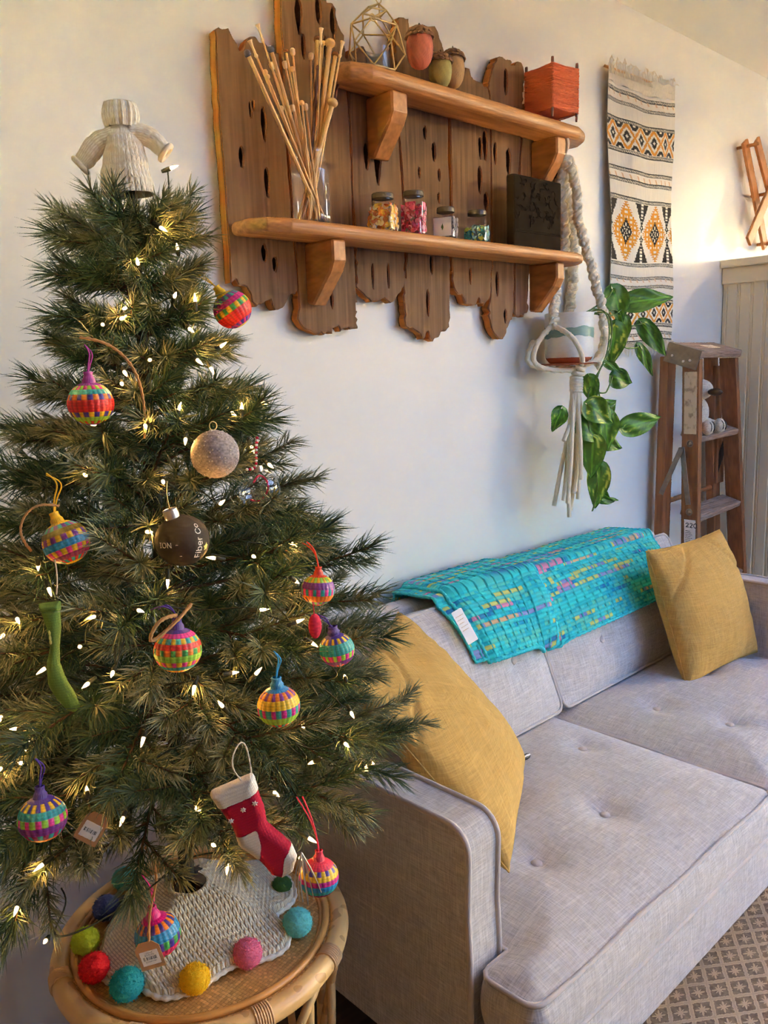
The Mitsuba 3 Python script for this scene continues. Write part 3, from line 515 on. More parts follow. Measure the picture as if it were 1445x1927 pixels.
# corners: top-left, top-right, bottom-right, bottom-left of the visible face
add_pillow([(1.00, -0.525, 0.862), (1.400, -0.262, 0.848), (1.580, -0.528, 0.472), (1.180, -0.795, 0.478)], 0.16, 'big mustard yellow square pillow propped against the left arm of the grey sofa', 3.0)
add_pillow([(2.372, -0.425, 0.838), (2.815, -0.46, 0.845), (2.800, -0.612, 0.440), (2.360, -0.572, 0.438)], 0.17, 'mustard yellow square pillow at the right end of the sofa below the step ladder', 9.0)
# small black-and-white zipper pull or label on the seat beside the pillow
zp = thing('clothing_clip', 'small black and white clip lying on the grey seat beside the left mustard pillow', 'clip')
_o = np.array([1.598, -0.490, 0.4415])
part(zp, 'body', ell(_o, (0.019, 0.009, 0.007), 2), 'm_black', smooth=True)
part(zp, 'stripe', ell(_o+np.array([0.002, -0.004, 0.003]), (0.014, 0.003, 0.0045), 2), 'm_white', smooth=True)
# ---------------------------------------------------------------- driftwood shelf on the wall
XZ = np.array([[1, 0, 0, 0], [0, 0, -1, 0], [0, 1, 0, 0], [0, 0, 0, 1.0]])   # polygon (x, z) extruded towards the room
def upright(m, y):
    M = XZ.copy(); M[1, 3] = y; m.apply_transform(M); return m
shelf = thing('wall_shelf', 'weathered driftwood plank wall shelf with two honey-coloured boards on brackets', 'shelf')
def lens(cx, cz, w, h, seed):
    a = np.linspace(0, 2*PI, 18, endpoint=False); r = np.random.default_rng(seed)
    x = np.sign(np.cos(a))*np.abs(np.cos(a))**1.0*w/2*(1-0.35*np.abs(np.sin(a))**3); z = np.sin(a)*h/2
    return Polygon(np.column_stack([cx+x+r.normal(0, w*0.05, 18)+0.08*w*np.sin(a*2), cz+z])).buffer(0)
SLOTP = [lens(*s, i) for i, s in enumerate(SLOTS)]
def jag(pts, seed):
    """the outline with small breaks along its cut ends"""
    p = np.asarray(pts); q = []; r = np.random.default_rng(seed)
    for a, b in zip(p, np.roll(p, -1, 0)):
        n = max(1, int(np.linalg.norm(b-a)/0.009)) if np.linalg.norm(b-a) < 0.12 else 8
        for k in range(n):
            t = k/n; v = a+(b-a)*t
            amp = 0.0034 if np.linalg.norm(b-a) < 0.12 else 0.0012
            q.append(v+r.normal(0, amp, 2))
    return Polygon(q).buffer(0)
for i, pl in enumerate(PLANKS):
    poly = jag(pl, 40+i).buffer(-0.0012)
    if poly.geom_type != 'Polygon': poly = max(poly.geoms, key=lambda g: g.area)
    cut = poly
    for s in SLOTP:
        if cut.buffer(-0.004).contains(s.centroid): cut = cut.difference(s.intersection(cut.buffer(-0.002)))
    if cut.geom_type != 'Polygon': cut = max(cut.geoms, key=lambda g: g.area)
    dz = 0.033+0.004*np.random.default_rng(i).random()
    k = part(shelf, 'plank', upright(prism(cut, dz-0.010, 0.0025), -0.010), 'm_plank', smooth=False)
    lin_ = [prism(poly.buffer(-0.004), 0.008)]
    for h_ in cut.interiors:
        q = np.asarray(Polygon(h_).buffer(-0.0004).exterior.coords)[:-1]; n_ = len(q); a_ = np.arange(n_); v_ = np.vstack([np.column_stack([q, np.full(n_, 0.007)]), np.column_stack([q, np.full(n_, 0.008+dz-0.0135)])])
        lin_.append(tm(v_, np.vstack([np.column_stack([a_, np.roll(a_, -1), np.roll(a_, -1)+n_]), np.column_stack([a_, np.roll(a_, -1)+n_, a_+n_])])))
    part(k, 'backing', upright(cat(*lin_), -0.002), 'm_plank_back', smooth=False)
def board(x0, x1, dep, z0, z1):
    y1, y0 = -0.038, -dep
    poly = Polygon([(x0, y1), (x0, y0+0.06), (x0+0.03, y0+0.02), (x0+0.085, y0), (x1-0.085, y0), (x1-0.03, y0+0.02), (x1, y0+0.06), (x1, y1)]).buffer(-0.012).buffer(0.012, quad_segs=6)
    cs = m3.CrossSection([np.asarray(poly.exterior.coords)[:-1]], m3.FillRule.EvenOdd)
    h = z1-z0; out = []
    layers = [(0.0, 0.012), (0.25, 0.004), (0.5, 0.0), (0.75, 0.004), (1.0, 0.012)]
    ms = None; rings = []
    for a in np.linspace(0, PI, 9):
        off = h/2*(1-math.sin(a)) * 0.8; rings.append((z0+h/2-h/2*math.cos(a), off))
    from shapely import affinity as af
    base = np.asarray(poly.exterior.segmentize(0.02).coords)[:-1]; n = len(base)
    if not Polygon(base).exterior.is_ccw: base = base[::-1]
    t = np.roll(base, -1, 0)-np.roll(base, 1, 0); nr = np.column_stack([t[:, 1], -t[:, 0]]); nr /= np.linalg.norm(nr, axis=1, keepdims=True)
    vs = [np.column_stack([base-nr*o, np.full(n, z)]) for z, o in rings]; fs = []
    for k in range(len(rings)-1):
        a = k*n+np.arange(n); b = a+n; fs += [np.column_stack([a, np.roll(a, -1), np.roll(b, -1)]), np.column_stack([a, np.roll(b, -1), b])]
    p = rings[0][1]
    capf = trimesh.creation.triangulate_polygon(Polygon(base), engine='earcut')[1]
    pv = np.vstack(vs)
    c0 = np.column_stack([capf[:, 0], capf[:, 2], capf[:, 1]]); c1 = capf+(len(rings)-1)*n
    return tm(pv, np.vstack(fs+[c0, c1]))
ZL, ZU = 1.795, 2.182
part(shelf, 'shelf_board', board(1.09, 2.40, 0.166, 1.763, ZL), 'm_shelf', smooth=40)
part(shelf, 'shelf_board', board(1.37, 2.43, 0.150, 2.140, ZU), 'm_shelf', smooth=40)
def bracket(x, zt, dep, w=0.085):
    poly = Polygon([(-0.036, zt), (-dep, zt), (-dep-0.001, zt-0.05), (-dep+0.012, zt-0.075), (-0.062, zt-0.150), (-0.036, zt-0.145)]).buffer(-0.008).buffer(0.008)
    m = prism(poly, w-0.008, 0.0); M = np.eye(4)
    a = np.asarray(poly.exterior.coords)[:-1]
    if not poly.exterior.is_ccw: a = a[::-1]
    inn = np.asarray(poly.buffer(-0.005).exterior.coords)[:-1]
    p3 = [np.column_stack([np.full(len(q), xx), q[:, 0], q[:, 1]]) for q, xx in ((a, x-w/2+0.005), (a, x+w/2-0.005), (inn, x-w/2), (inn, x+w/2))]
    return trimesh.convex.convex_hull(np.vstack(p3))
for x, zt, d, w in ((1.558, 2.139, 0.136, 0.058), (2.260, 2.139, 0.136, 0.05), (1.328, 1.762, 0.146, 0.045), (2.244, 1.762, 0.146, 0.042)):
    part(shelf, 'bracket', bracket(x, zt, d, w), 'm_bracket', smooth=25)

# ---------------------------------------------------------------- jar of knitting needles
JX, JY = 1.285, -0.103
jar = thing('mason_jar', 'tall clear glass mason jar full of wooden knitting needles on the lower shelf', 'jar')
jp = [(0.0, 0.0006), (0.040, 0.0006), (0.0445, 0.004), (0.046, 0.012), (0.0465, 0.02), (0.0465, 0.118), (0.045, 0.127), (0.039, 0.137), (0.0365, 0.140), (0.0365, 0.143), (0.0385, 0.1445), (0.0385, 0.147), (0.0362, 0.149), (0.0362, 0.153), (0.0378, 0.1545), (0.0378, 0.157), (0.036, 0.159), (0.036, 0.166), (0.0368, 0.168), (0.0355, 0.1695)]
part(jar, 'glass', lathe(jp, 48, (JX, JY, ZL)), 'm_pane', smooth=60)
part(jar, 'base', lathe([(0, 0.001), (0.038, 0.001), (0.041, 0.006), (0.030, 0.009), (0, 0.007)], 40, (JX, JY, ZL)), 'm_glasssolid', smooth=60)
KL = {'navy': 'thick bamboo knitting needle with a navy blue cap', 'trumpet': 'thin bamboo knitting needle with a flared trumpet head', 'ball': 'thin bamboo knitting needle with a round ball head', 'barrel': 'bamboo knitting needle with a pale barrel-shaped head',
      'disc': 'bamboo knitting needle with a small brown disc head', 'thickdisc': 'thick bamboo knitting needle with a brown disc head', 'bigball': 'thick bamboo knitting needle with a large ball head', 'dark': 'dark turned rosewood knitting needle'}
WHERE = {'navy': ['leftmost in the jar', 'behind the tall leftmost trumpet head'], 'trumpet': ['near the far left of the jar', 'tallest on the left side', 'tallest on the right side', 'at the far right of the jar'],
         'bigball': ['highest one, centre right of the jar', 'low at the right edge of the jar'], 'dark': ['at the right edge of the jar', 'behind the tall thick needles'], 'thickdisc': ['left of the biggest ball head', 'behind the rightmost trumpet head'], 'disc': ['at the middle back']}
ORDN = ['leftmost', 'second from the left', 'third from the left', 'fourth from the left', 'fifth from the left', 'sixth from the left', 'seventh from the left', 'eighth from the left', 'ninth from the left', 'rightmost']
cnt = {}
pr = np.random.default_rng(11)
for hx, hy, hz, kind in NEEDLES:
    same = sorted(q[0] for q in NEEDLES if q[3] == kind); i = same.index(hx); n = len(same)
    lab = KL[kind]+('' if n == 1 else ', '+('rightmost' if i == n-1 else ORDN[i])+' of its kind')
    k = thing('knitting_needle', lab, 'knitting needle', 'knitting needles in the mason jar')
    H = np.array([hx, hy, hz]); ang = pr.random()*2*PI
    # foot on the jar's floor, passing inside the mouth
    mouth = np.array([JX, JY])+np.clip((H[:2]-[JX, JY])*0.34, -0.029, 0.029)+pr.normal(0, 0.0035, 2)
    tm_ = (hz-(ZL+0.168))/(hz-(ZL+0.009)); foot2 = H[:2]+(mouth-H[:2])/tm_
    foot2 = foot2+pr.normal(0, 0.011, 2); d = foot2-[JX, JY]; rr = np.linalg.norm(d)
    if rr > 0.036: foot2 = np.array([JX, JY])+d/rr*0.036
    F = np.array([*foot2, ZL+0.0095])
    r = {'navy': 0.0046, 'bigball': 0.0062, 'thickdisc': 0.0052, 'dark': 0.0042, 'barrel': 0.0026, 'disc': 0.003}.get(kind, 0.0024)
    d = unit(H-F); x = unit(np.cross(d, [0, 1, 0.1])); M = frame(H, x, np.cross(d, x), d)
    wood = {'dark': 'm_rosewood'}.get(kind, 'm_bamboo')
    Lh = np.linalg.norm(H-F)
    if kind == 'dark':
        t = np.linspace(0, 1, 40); rr_ = np.where((t > 0.72) & (t < 0.97), 0.0042*(1+0.3*np.sin(t*190)), 0.0034); rr_[0] = 0.001
        part(k, 'shaft', tube(F+np.outer(t, H-F), rr_, 10), wood, smooth=True)
    else: part(k, 'shaft', tube([F, F+(H-F)*0.05, H-d*0.004], [0.0008, r, r], 10), wood, smooth=40)
    if kind == 'navy': h, hm = lathe([(0, -0.004), (0.0070, -0.003), (0.0078, 0.002), (0.006, 0.008), (0, 0.0105)], 20), 'm_navy'
    elif kind == 'trumpet': h, hm = lathe([(0.003, -0.034), (0.0045, -0.030), (0.003, -0.027), (0.0028, -0.015), (0.0042, -0.003), (0.0062, 0.002), (0.0040, 0.0015), (0, 0.0005)], 20), 'm_bamboo_pale'
    elif kind == 'ball': h, hm = ball((0, 0, 0), 0.0062, 2), 'm_bamboo'
    elif kind == 'bigball': h, hm = ell((0, 0, 0), (0.0125, 0.0125, 0.0105), 3), 'm_bamboo'
    elif kind == 'barrel': h, hm = lathe([(0, -0.010), (0.0048, -0.009), (0.0062, -0.004), (0.0060, 0.004), (0.0045, 0.006), (0, 0.0062)], 20), 'm_bamboo_pale'
    elif kind == 'disc': h, hm = lathe([(0, -0.002), (0.0055, -0.001), (0.0058, 0.002), (0, 0.004)], 20), 'm_brown_wood'
    elif kind == 'thickdisc': h, hm = lathe([(0, -0.004), (0.0085, -0.003), (0.0092, 0.001), (0.007, 0.004), (0, 0.0045)], 20), 'm_brown_wood'
    else: h, hm = ell((0, 0, 0), (0.0045, 0.0045, 0.007), 2), 'm_rosewood'
    h.apply_transform(M); part(k, 'head', h, hm, smooth=True)

# ---------------------------------------------------------------- four jars of buttons
def square_profile(w, n=32, k=5.0, rot=0.0):
    a = np.arange(n)*2*PI/n; c, s = np.cos(a), np.sin(a)
    r = w/(np.abs(c)**k+np.abs(s)**k)**(1/k); x, y = r*c, r*s
    return np.column_stack([x*math.cos(rot)-y*math.sin(rot), x*math.sin(rot)+y*math.cos(rot)])
def loft(rings):
    n = len(rings[0]); v = np.vstack(rings); fs = []
    for k in range(len(rings)-1):
        a = k*n+np.arange(n); b = a+n; fs += [np.column_stack([a, np.roll(a, -1), np.roll(b, -1)]), np.column_stack([a, np.roll(b, -1), b])]
    return v, np.vstack(fs)
def button_jar(x, y, hw, hb, ht, rot, octo, label, bl, cols, fill, seed, paper=False):
    j = thing('button_jar', label, 'jar', 'button jars on the lower shelf'); r = np.random.default_rng(seed); z0 = ZL+0.0006
    n = 32; kk = 3.2 if octo else 9.0
    def ring(w, z, k): return np.column_stack([square_profile(w, n, k, rot)+[x, y], np.full(n, z)])
    rn = hw*0.74
    v, f = loft([ring(hw*0.02, z0, kk), ring(hw*0.93, z0, kk), ring(hw, z0+0.004, kk), ring(hw, z0+hb*0.98, kk), ring(hw*0.96, z0+hb, kk), ring(rn*1.02, z0+hb+0.010, 2.0), ring(rn, z0+hb+0.012, 2.0), ring(rn, ht+z0-0.012, 2.0)])
    part(j, 'glass', tm(v, f), 'm_pane', smooth=35)
    lid = lathe([(0, ht-0.0125), (rn*1.02, ht-0.0125), (rn*1.12, ht-0.0115), (rn*1.12, ht-0.002), (rn*1.04, ht+0.0015), (rn*0.96, ht+0.0005), (0, ht+0.0004)], 40, (x, y, z0))
    part(j, 'lid', lid, 'm_black', 'black screw lid', smooth=40)
    if paper:
        a = rot+PI; ex = np.array([math.cos(a), math.sin(a), 0]); t = np.array([-ex[1], ex[0], 0]); c = np.array([x, y, z0+hb*0.5])+ex*(hw+0.0006)
        m = rbox(-hw*0.86, hw*0.86, -hb*0.42, hb*0.42, -0.0003, 0.0003, 0.0002); m.apply_transform(frame(c, t, [0, 0, 1], ex)); lab_ = part(j, 'paper_label', m, 'm_white')
        lf = inflate(Polygon([(0, -0.009), (0.004, -0.002), (0.001, 0.009), (-0.004, 0.0)]), 0.0004, 0.002); lf.apply_transform(frame(c+ex*0.0005, t, [0, 0, 1], ex)); part(lab_, 'printed_leaf', lf, 'm_stem')
    ms, cs = [], []
    disc = lathe([(0, 0), (0.8, 0), (1.0, 0.12), (1.0, 0.26), (0.86, 0.34), (0.70, 0.24), (0.22, 0.22), (0.18, 0.05), (0, 0.05)], 14)
    for i in range(190):
        R = r.uniform(0.0045, 0.0085); d = disc.copy(); d.apply_scale(R)
        near = r.random() < 0.65
        for _ in range(20):
            q = r.uniform(-1, 1, 2)*(hw-R*0.7-0.001)
            if near: ax = r.integers(2); q[ax] = np.sign(r.uniform(-1, 1))*(hw-0.0035)
            if (abs(q[0])**kk+abs(q[1])**kk)**(1/kk) <= hw-0.003: break
        z = r.uniform(R, max(hb*fill, R*1.3))
        if near:
            nn = np.zeros(3); nn[ax] = np.sign(q[ax]); nn = unit(nn+r.normal(0, 0.28, 3))
        else: nn = unit(r.normal(0, 1, 3))
        xx = unit(np.cross(nn, [0.3, 0.1, 1])); cr, sr = math.cos(rot), math.sin(rot)
        M = frame((0, 0, 0), xx, np.cross(nn, xx), nn); d.apply_transform(M)
        vv = d.vertices+[q[0], q[1], z]; lim = hw-0.0015
        vv[:, :2] = np.clip(vv[:, :2], -lim, lim)
        if octo:
            rad = (np.abs(vv[:, 0])**kk+np.abs(vv[:, 1])**kk)**(1/kk); vv[:, :2] *= np.minimum(1, lim/np.maximum(rad, 1e-6))[:, None]
        vv[:, 2] = np.clip(vv[:, 2], 0.002, hb-0.001)
        d.vertices = np.column_stack([vv[:, 0]*cr-vv[:, 1]*sr+x, vv[:, 0]*sr+vv[:, 1]*cr+y, vv[:, 2]+z0])
        ms.append(d); c = lin(*cols[r.integers(len(cols))]); cs.append(np.tile(c*r.uniform(0.75, 1.1), (len(d.vertices), 1)))
    m = cat(*ms); b = solo('button_pile', m, 'm_vc_gloss', bl, 'buttons', smooth=False, kind='stuff', color=np.clip(np.vstack(cs), 0, 1))
BY = -0.118
button_jar(1.503, BY, 0.034, 0.066, 0.092, 0.42, False, 'square glass jar of yellow and orange buttons, leftmost of the button jars', 'yellow, orange and cream buttons filling the leftmost square jar', [(226, 170, 40), (214, 120, 40), (240, 214, 150), (230, 190, 60), (190, 90, 30), (232, 214, 180)], 0.96, 1)
button_jar(1.615, BY, 0.033, 0.082, 0.110, 0.40, True, 'tall glass jar of pink and red buttons, second of the button jars', 'pink, red and maroon buttons filling the tall jar', [(214, 40, 90), (170, 24, 60), (230, 90, 130), (120, 20, 46), (240, 160, 180), (190, 40, 60)], 0.97, 2)
button_jar(1.740, BY, 0.030, 0.058, 0.082, 0.42, False, 'small square glass jar of dull purple buttons with a paper label', 'dull purple and grey buttons in the labelled jar', [(104, 92, 104), (126, 112, 122), (88, 74, 92), (146, 134, 140)], 0.92, 3, paper=True)
button_jar(1.872, BY, 0.032, 0.062, 0.087, 0.42, False, 'square glass jar half full of teal and blue buttons, beside the black album', 'teal, blue and yellow-green buttons in the jar beside the black album', [(20, 96, 110), (40, 140, 150), (18, 60, 80), (170, 180, 60), (150, 206, 212), (24, 110, 130)], 0.66, 4)

# ---------------------------------------------------------------- embossed black album
ba = thing('photo_album', 'black embossed leather album standing upright at the right end of the lower shelf', 'book')
bm = rbox(2.030, 2.272, -0.128, -0.098, ZL+0.0005, ZL+0.210, 0.006)
part(ba, 'cover', bm, 'm_leather')
rl = [tube([(2.035, -0.1285, ZL+z), (2.267, -0.1285, ZL+z)], 0.0012, 6) for z in (0.047, 0.052)]
part(ba, 'tooled_line', cat(*rl), 'm_leather', smooth=True)
pr2 = np.random.default_rng(21); orn_ = []
for i in range(70):
    c = np.array([pr2.uniform(2.045, 2.258), -0.1285, ZL+pr2.uniform(0.065, 0.195)]); a = pr2.random()*2*PI
    t = np.linspace(0, 1, 7); s = 0.014*pr2.uniform(0.6, 1.3); th = a+t*pr2.uniform(2, 4)*(1 if i % 2 else -1)
    orn_.append(tube(np.column_stack([c[0]+s*t*np.cos(th), np.full(7, c[1]), c[2]+s*t*np.sin(th)]), 0.0016, 5))
part(ba, 'embossing', cat(*orn_), 'm_leather', smooth=True, kind='stuff')

# ---------------------------------------------------------------- orange yarn wound on four pegs
ya = thing('yarn_winder', 'burnt orange yarn wound around four dark wooden posts on the upper shelf', 'yarn')
yc, yr, yrot = np.array([2.252, -0.100]), 0.056, -0.10
cn = [yc+yr*math.sqrt(2)*np.array([math.cos(yrot+PI/4+k*PI/2), math.sin(yrot+PI/4+k*PI/2)]) for k in range(4)]
cn[:] = [np.array([q[0], min(q[1], -0.046)]) for q in cn]
for q in cn: part(ya, 'post', lathe([(0, ZU+0.0005), (0.003, ZU+0.0005), (0.0045, ZU+0.02), (0.0048, ZU+0.160), (0.0042, ZU+0.168), (0, ZU+0.170)], 12, (*q, 0)), 'm_rosewood', smooth=40)
yw, pr3 = [], np.random.default_rng(31)
for lay in range(2):
    for i in range(46):
        z = ZU+0.026+0.124*i/45; pts = []
        tilt = pr3.normal(0, 0.0016, 4); grow = 0.0075-0.0025*lay+pr3.normal(0, 0.0006)
        for k in range(4):
            a, b = cn[k], cn[(k+1) % 4]; m_ = yc
            for t in (0.0, 0.03, 0.5, 0.97):
                p = a+(b-a)*t; o = (p-m_)/np.linalg.norm(p-m_)
                pts.append((*(p+o*(grow-0.0035*(t == 0.5)-0.002*(t == 0.0))), z+tilt[k]*(1-t)+tilt[(k+1) % 4]*t-0.002*math.sin(PI*t)))
        pts.append(pts[0]); yw.append(tube(pts, 0.00175, 5, cap=False))
part(ya, 'winding', cat(*yw), 'm_orange_yarn', smooth=True, kind='stuff')
core = Polygon(cn).buffer(0.003); m = prism(core, 0.122); m.apply_translation((0, 0, ZU+0.027)); part(ya, 'inner_layer', m, 'm_orange_yarn', smooth=False)

# ---------------------------------------------------------------- gold wire terrarium with a tealight glass
te = thing('wire_terrarium', 'gold wire geometric candle holder with a small glass cup on the upper shelf', 'candle holder')
tc = np.array([1.515, -0.098]); pr4 = np.random.default_rng(5)
def ringpts(n, r, z, ph): return [np.array([tc[0]+r*math.cos(ph+2*PI*k/n), min(tc[1]+r*0.78*math.sin(ph+2*PI*k/n), -0.045), z]) for k in range(n)]
A0, A1, A2, A3 = ringpts(5, 0.056, ZU+0.003, 0.2), ringpts(5, 0.084, ZU+0.052, 0.2+PI/5), ringpts(5, 0.066, ZU+0.105, 0.2), ringpts(4, 0.036, ZU+0.140, 0.5)
edges = []
for k in range(5):
    edges += [(A0[k], A0[(k+1) % 5]), (A0[k], A1[k]), (A0[(k+1) % 5], A1[k]), (A1[k], A2[k]), (A1[k], A2[(k+1) % 5]), (A2[k], A2[(k+1) % 5]), (A2[k], A3[min(k, 3)])]
apex = np.array([tc[0]+0.015, tc[1], ZU+0.163])
for k in range(4): edges += [(A3[k], A3[(k+1) % 4]), (A3[k], apex)]
for a, b in edges: part(te, 'wire', tube([a, b], 0.0021, 6), 'm_brass', smooth=True)
for c, r in ((apex+np.array([0, 0, 0.010]), 0.009), (A2[3]+np.array([0, -0.002, 0.0]), 0.008)):
    a = np.linspace(0, 2*PI, 24, endpoint=False); part(te, 'ring', tube(np.column_stack([c[0]+r*np.cos(a), np.full(24, c[1]), c[2]+r*np.sin(a)]), 0.0014, 6, closed=True), 'm_brass', smooth=True)
part(te, 'glass_cup', lathe([(0, 0.0015), (0.027, 0.0015), (0.029, 0.004), (0.032, 0.058), (0.0305, 0.0585), (0.028, 0.008), (0, 0.006)], 36, (tc[0]+0.01, tc[1]+0.002, ZU)), 'm_glasssolid', smooth=50)

# ---------------------------------------------------------------- three yarn acorns
def acorn(c, r, h, col, label, tilt=(0, 0), hang=False):
    k = thing('acorn_ornament', label, 'ornament', 'yarn acorns on the upper shelf')
    prof = [(0, -h/2)]+[(r*math.sin(a)**0.8, -h/2*math.cos(a)) for a in np.linspace(0.15, PI-0.2, 26)]
    m = lathe(prof, 80); v = m.vertices; ph = np.arctan2(v[:, 1], v[:, 0]); rr = np.hypot(v[:, 0], v[:, 1])
    q = np.column_stack([np.cos(ph)*3+v[:, 2]*30, np.sin(ph)*3+v[:, 2]*22, v[:, 2]*9])
    tex = meshkit.noise(np.column_stack([ph*13+v[:, 2]*260, v[:, 2]*40, ph*2]))
    m.vertices = v*(1+0.035*(tex-0.5))[:, None]*np.array([1, 1, 1])
    colr = lin(*col)*(0.72+0.5*tex)[:, None]
    tl = np.eye(4); R_ = trimesh.transformations.euler_matrix(tilt[0], tilt[1], 0); R_[:3, 3] = c
    m.apply_transform(R_); part(k, 'yarn_body', m, 'm_vc', smooth=True, color=np.clip(colr, 0, 1))
    sc_, n = [], 0
    for row, (zz, rad, cnt_) in enumerate(((h*0.29, r*0.98, 14), (h*0.37, r*0.90, 12), (h*0.44, r*0.66, 9), (h*0.49, r*0.32, 5))):
        for i in range(cnt_):
            a = 2*PI*(i+0.5*(row % 2))/cnt_; s = ell((0, 0, 0), (r*0.24, r*0.19, r*0.10), 1)
            o = np.array([math.cos(a), math.sin(a), 0]); s.apply_transform(frame((o[0]*rad, o[1]*rad, zz), np.array([-o[1], o[0], 0]), unit(np.array([0, 0, -0.75])+o*0.6), unit(np.cross([-o[1], o[0], 0], unit(np.array([0, 0, -0.75])+o*0.6))))); sc_.append(s)
    dome_ = ell((0, 0, h*0.28), (r*0.88, r*0.88, h*0.21), 2); capm = cat(*sc_); capm.apply_transform(R_); dome_.apply_transform(R_)
    cp = part(k, 'cap', dome_, 'm_acorn_cap', smooth=True); part(cp, 'scales', capm, 'm_acorn_cap', 'brown pine cone scales', smooth=True, kind='stuff')
    st = tube(spline([(0, 0, h*0.48), (0.003, 0, h*0.55), (0.001, 0.002, h*0.62)], 8), 0.0022, 6); st.apply_transform(R_); part(k, 'stem', st, 'm_bark', smooth=True)
    return R_
mat('m_acorn_cap', proc(lambda p, n, uv: mix(L(50, 34, 26), L(96, 72, 56), fbm(p.x*160, p.y*160, p.z*160))), 0.7)
acorn((1.651, -0.120, 2.262), 0.035, 0.098, (174, 100, 82), 'coral red yarn acorn hanging on twine, leftmost of the acorns')
acorn((1.733, -0.115, ZU+0.043), 0.031, 0.086, (116, 114, 74), 'olive green yarn acorn standing in front on the upper shelf', (0.05, 0.0))
acorn((1.822, -0.080, ZU+0.075), 0.033, 0.100, (176, 142, 96), 'tan yarn acorn with a twig stem, rightmost of the acorns', (-0.05, 0.08))
tw = [spline([(1.651, -0.120, 2.312), (1.700, -0.060, 2.335), (1.700, -0.037, 2.328)], 10), spline([(1.700, -0.036, 2.330), (1.75, -0.05, 2.300), (1.822, -0.08, 2.305)], 10)]
solo('twine', cat(*[tube(t, 0.0013, 5) for t in tw]), 'm_jute', 'thin tan twine running from the coral acorn to the tan acorn', 'twine', smooth=True)
# ---------------------------------------------------------------- woven wall hanging
def tapestry_colours(u, v):
    """u 0..1 across, v 0..1 down the woven field -> linear rgb"""
    cream, black, gold, tan = lin(216, 207, 186), lin(24, 24, 26), lin(190, 128, 42), lin(206, 170, 128)
    C = np.broadcast_to(cream, u.shape+(3,)).copy()
    thread = meshkit.noise(np.stack([u*400, v*30, v*0], -1))
    C *= (0.92+0.12*thread)[..., None]
    def put(m, c): C[m] = c
    def rope(v0):  # a band of small black twists between two thin lines
        w = 0.0150; inb = (v > v0) & (v < v0+w)
        tw = np.mod(u*52+(v-v0)*80, 1) < 0.52
        put(inb & (tw | (v < v0+0.0034) | (v > v0+w-0.0026)), black)
    def dashes(v0, v1, ph=0.0):
        m = (v > v0) & (v < v1); put(m & (np.mod(u*10.5-(v-v0)/(v1-v0)*0.35+ph, 1) < 0.22) & (np.mod(v*420, 1) < 0.7), tan*0.9)
    def diamonds(v0, v1):
        m = (v > v0) & (v < v1); y = (v-v0)/(v1-v0)*2-1; x = np.mod(u*5.5, 1)*2-1
        st = np.round(np.abs(x)*9)/9; y_ = np.round(np.abs(y)*11)/11
        d = st*0.98+y_*0.98
        put(m & (np.abs(d-0.97) < 0.18), gold); put(m & (d < 0.50), black); put(m & (d < 0.16), cream)
        put(m & (st+0.0 > 0.66-0.62*(y_-0.56)) & (y_ > 0.62) & (d > 1.28), black)
        put(m & (y_ > 0.90) & (st > 0.84), cream)
        x2 = np.mod(u*5.5+0.5, 1)*2-1; 
    def big(v0, v1):
        m = (v > v0) & (v < v1); y = (v-v0)/(v1-v0)*2-1
        x = np.mod(u*2.15+0.03, 1)*2-1
        X = np.round(np.abs(x)*16)/16; Y = np.round(np.abs(y)*26)/26
        d = X/0.92+Y
        tooth = (np.mod(Y*26, 2) < 1)*0.10
        put(m & (d+tooth < 1.04) & (d > 0.42), gold)
        put(m & (d > 0.52) & (d < 0.86) & (np.mod(Y*13, 2) < 1) & (np.mod(X*8, 2) < 0.9), cream)
        for cx, cy in ((0, 0.22), (0, -0.22), (0.2, 0), (-0.2, 0)):
            dd = np.abs(np.round((x-cx)*16)/16)/0.92+np.abs(np.round((y-cy)*26)/26); put(m & (dd < 0.20), black); put(m & (dd < 0.055), cream)
        x2 = np.mod(u*2.15+0.53, 1)*2-1; X2 = np.round(np.abs(x2)*16)/16
        for s in (1, -1):
            yy = np.clip((s*y), -1, 1); e = np.round((1-yy)*26)/26          # distance from the edge of the band
            tri = (X2 < 0.48*(1-e/0.78)) & (e < 0.78) & (yy > 0)
            ribs = (np.mod(e*13, 1) < 0.55) | (X2 > 0.48*(1-e/0.78)-0.10) & (np.mod(e*26, 2) < 1.2)
            put(m & tri & ribs, black); put(m & tri & (X2 < 0.12*(1-e)) & (np.mod(e*9, 1) < 0.5), cream)
            tip = np.abs(e-0.80)/1.0+X2*0.9; put(m & (yy > 0) & (tip < 0.14), black); put(m & (yy > 0) & (tip < 0.045), cream)
    for v0 in (0.012, 0.052, 0.118, 0.232, 0.302, 0.343, 0.410, 0.662, 0.716, 0.752, 0.812, 0.912, 0.945, 0.975): rope(v0)
    dashes(0.026, 0.052); dashes(0.316, 0.343, 0.3); dashes(0.729, 0.752, 0.1); dashes(0.958, 0.975, 0.2)
    diamonds(0.133, 0.229); big(0.427, 0.659); diamonds(0.827, 0.909)
    return C
nu, nv = 190, 440
uu, vv = np.meshgrid(np.linspace(0, 1, nu), np.linspace(0, 1, nv), indexing='ij')
z0_, z1_ = 2.418, 1.512
sag = 0.010*(4*(uu-0.5)**2-1)*(1-vv)**2+0.004*np.sin(uu*7+vv*3)
tx = 2.694+0.050*vv+uu*0.462
tz = z0_+(z1_-z0_)*vv+sag+0.010*uu
ty = -0.030+0.006*np.sin(uu*5+1.0+vv*2)+0.006*np.sin(vv*9+uu*4)-0.004*np.cos(uu*17)*(1-vv)
wh = thing('wall_hanging', 'long woven wall hanging with black and gold diamond bands beside the macrame plant', 'tapestry')
fc = tapestry_colours(uu, vv*0.985)
